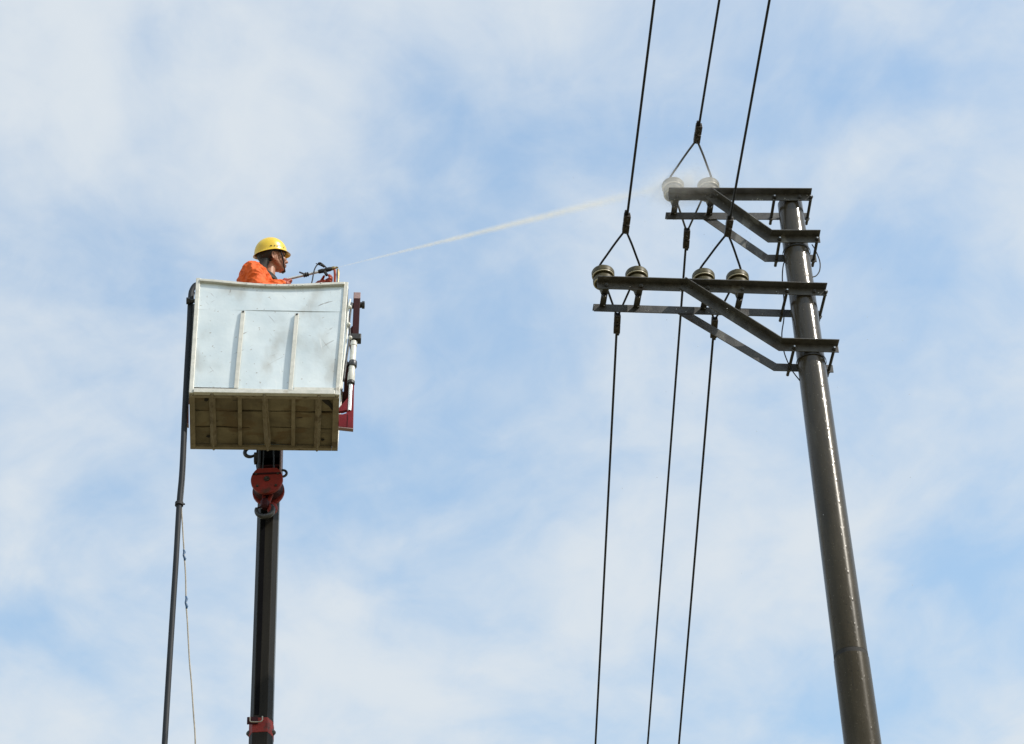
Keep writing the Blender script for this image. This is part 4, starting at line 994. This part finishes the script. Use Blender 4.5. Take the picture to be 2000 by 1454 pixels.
def mvol(cen, dens, nscale):
    def f(t, v):
        v.inputs['Color'].default_value = (.98, .97, .95, 1); v.inputs['Anisotropy'].default_value = 0.2
        tcn = N(t, 'ShaderNodeTexCoord')
        ln = N(t, 'ShaderNodeVectorMath', operation='LENGTH'); mp = N(t, 'ShaderNodeMapping'); t.links.new(tcn.outputs['Generated'], mp.inputs['Vector'])
        mp.inputs['Location'].default_value = (-1, -1, -1); mp.inputs['Scale'].default_value = (2, 2, 2)
        nz = N(t, 'ShaderNodeTexNoise'); t.links.new(tcn.outputs['Object'], nz.inputs['Vector']); nz.inputs['Scale'].default_value = nscale; nz.inputs['Detail'].default_value = 4
        t.links.new(mp.outputs[0], ln.inputs[0])
        fall = N(t, 'ShaderNodeMapRange', interpolation_type='SMOOTHSTEP'); t.links.new(ln.outputs['Value'], fall.inputs['Value'])
        fall.inputs['From Min'].default_value = 0.0; fall.inputs['From Max'].default_value = .95; fall.inputs['To Min'].default_value = 1; fall.inputs['To Max'].default_value = 0
        mrn = N(t, 'ShaderNodeMapRange'); t.links.new(nz.outputs['Fac'], mrn.inputs['Value']); mrn.inputs['From Min'].default_value = .35; mrn.inputs['From Max'].default_value = .75
        mrn.inputs['To Min'].default_value = .35*dens; mrn.inputs['To Max'].default_value = 1.6*dens
        mu = N(t, 'ShaderNodeMath', operation='MULTIPLY'); t.links.new(fall.outputs[0], mu.inputs[0]); t.links.new(mrn.outputs[0], mu.inputs[1]); t.links.new(mu.outputs[0], v.inputs['Density'])
    return f
M['mist'] = volmat('water_mist_dense', mvol(None, 5.5, 8)); M['mist2'] = volmat('water_mist_thin', mvol(None, .75, 5))
M['mist'].cycles.volume_step_rate = 0.3; M['mist2'].cycles.volume_step_rate = 0.4
h0 = HEADS[('up', 0)]
mb_ = MB(); mb_.ball(h0 + Vector((.08, -.13, -.19)), (.46, .26, .22), 24, 16)
tag(mb_.build('spray_mist', M['mist'], smooth=True), 'white burst of spray around the insulator struck by the jet', 'mist', kind='stuff')
mb_ = MB(); mb_.ball(h0 + Vector((.45, -.20, -.06)), (.85, .45, .36), 28, 18)
tag(mb_.build('spray_mist', M['mist2'], smooth=True), 'thin veil of drifting mist over the upper crossarm', 'mist', kind='stuff')
# droplets thrown off around the upper arm and dripping from the steel
dm = bpy.data.materials.new('water_droplet'); dm.use_nodes = True; b_ = dm.node_tree.nodes['Principled BSDF']
b_.inputs['Base Color'].default_value = (.9, .93, .95, 1); b_.inputs['Roughness'].default_value = .05; b_.inputs['Transmission Weight'].default_value = .5; b_.inputs['IOR'].default_value = 1.33
dr = MB()
for k in range(110):
    c_ = h0 + Vector((random.gauss(.25, .45), random.gauss(-.05, .22), random.gauss(-.12, .22))); r_ = random.uniform(.0015, .0030); dr.ball(c_, r_, 6, 4)
for k in range(45):
    c_ = Vector((random.uniform(.7, 3.1), random.uniform(16.5, 17.1), random.triangular(12.5, 17.3, 16.6))); dr.ball(c_, random.uniform(.0015, .0034), 6, 4)
for A, zz in ((AU, AU.zc), (AL, AL.zc)):
    for k in range(60 if A is AU else 22):
        s_ = random.uniform(A.s0, A.s1); sd_ = random.choice((-1, 1))
        dr.ball(A.c + A.e*s_ + A.n*sd_*(A.r+TH+.002) + Vector((0, 0, zz-random.choice((LEG, LEG, random.uniform(.02, LEG))))), random.uniform(.0025, .0045), 6, 5)
tag(dr.build('water_droplets', dm, smooth=True), 'scattered bright drops of water flying and clinging around the crossarms', 'water', kind='stuff')
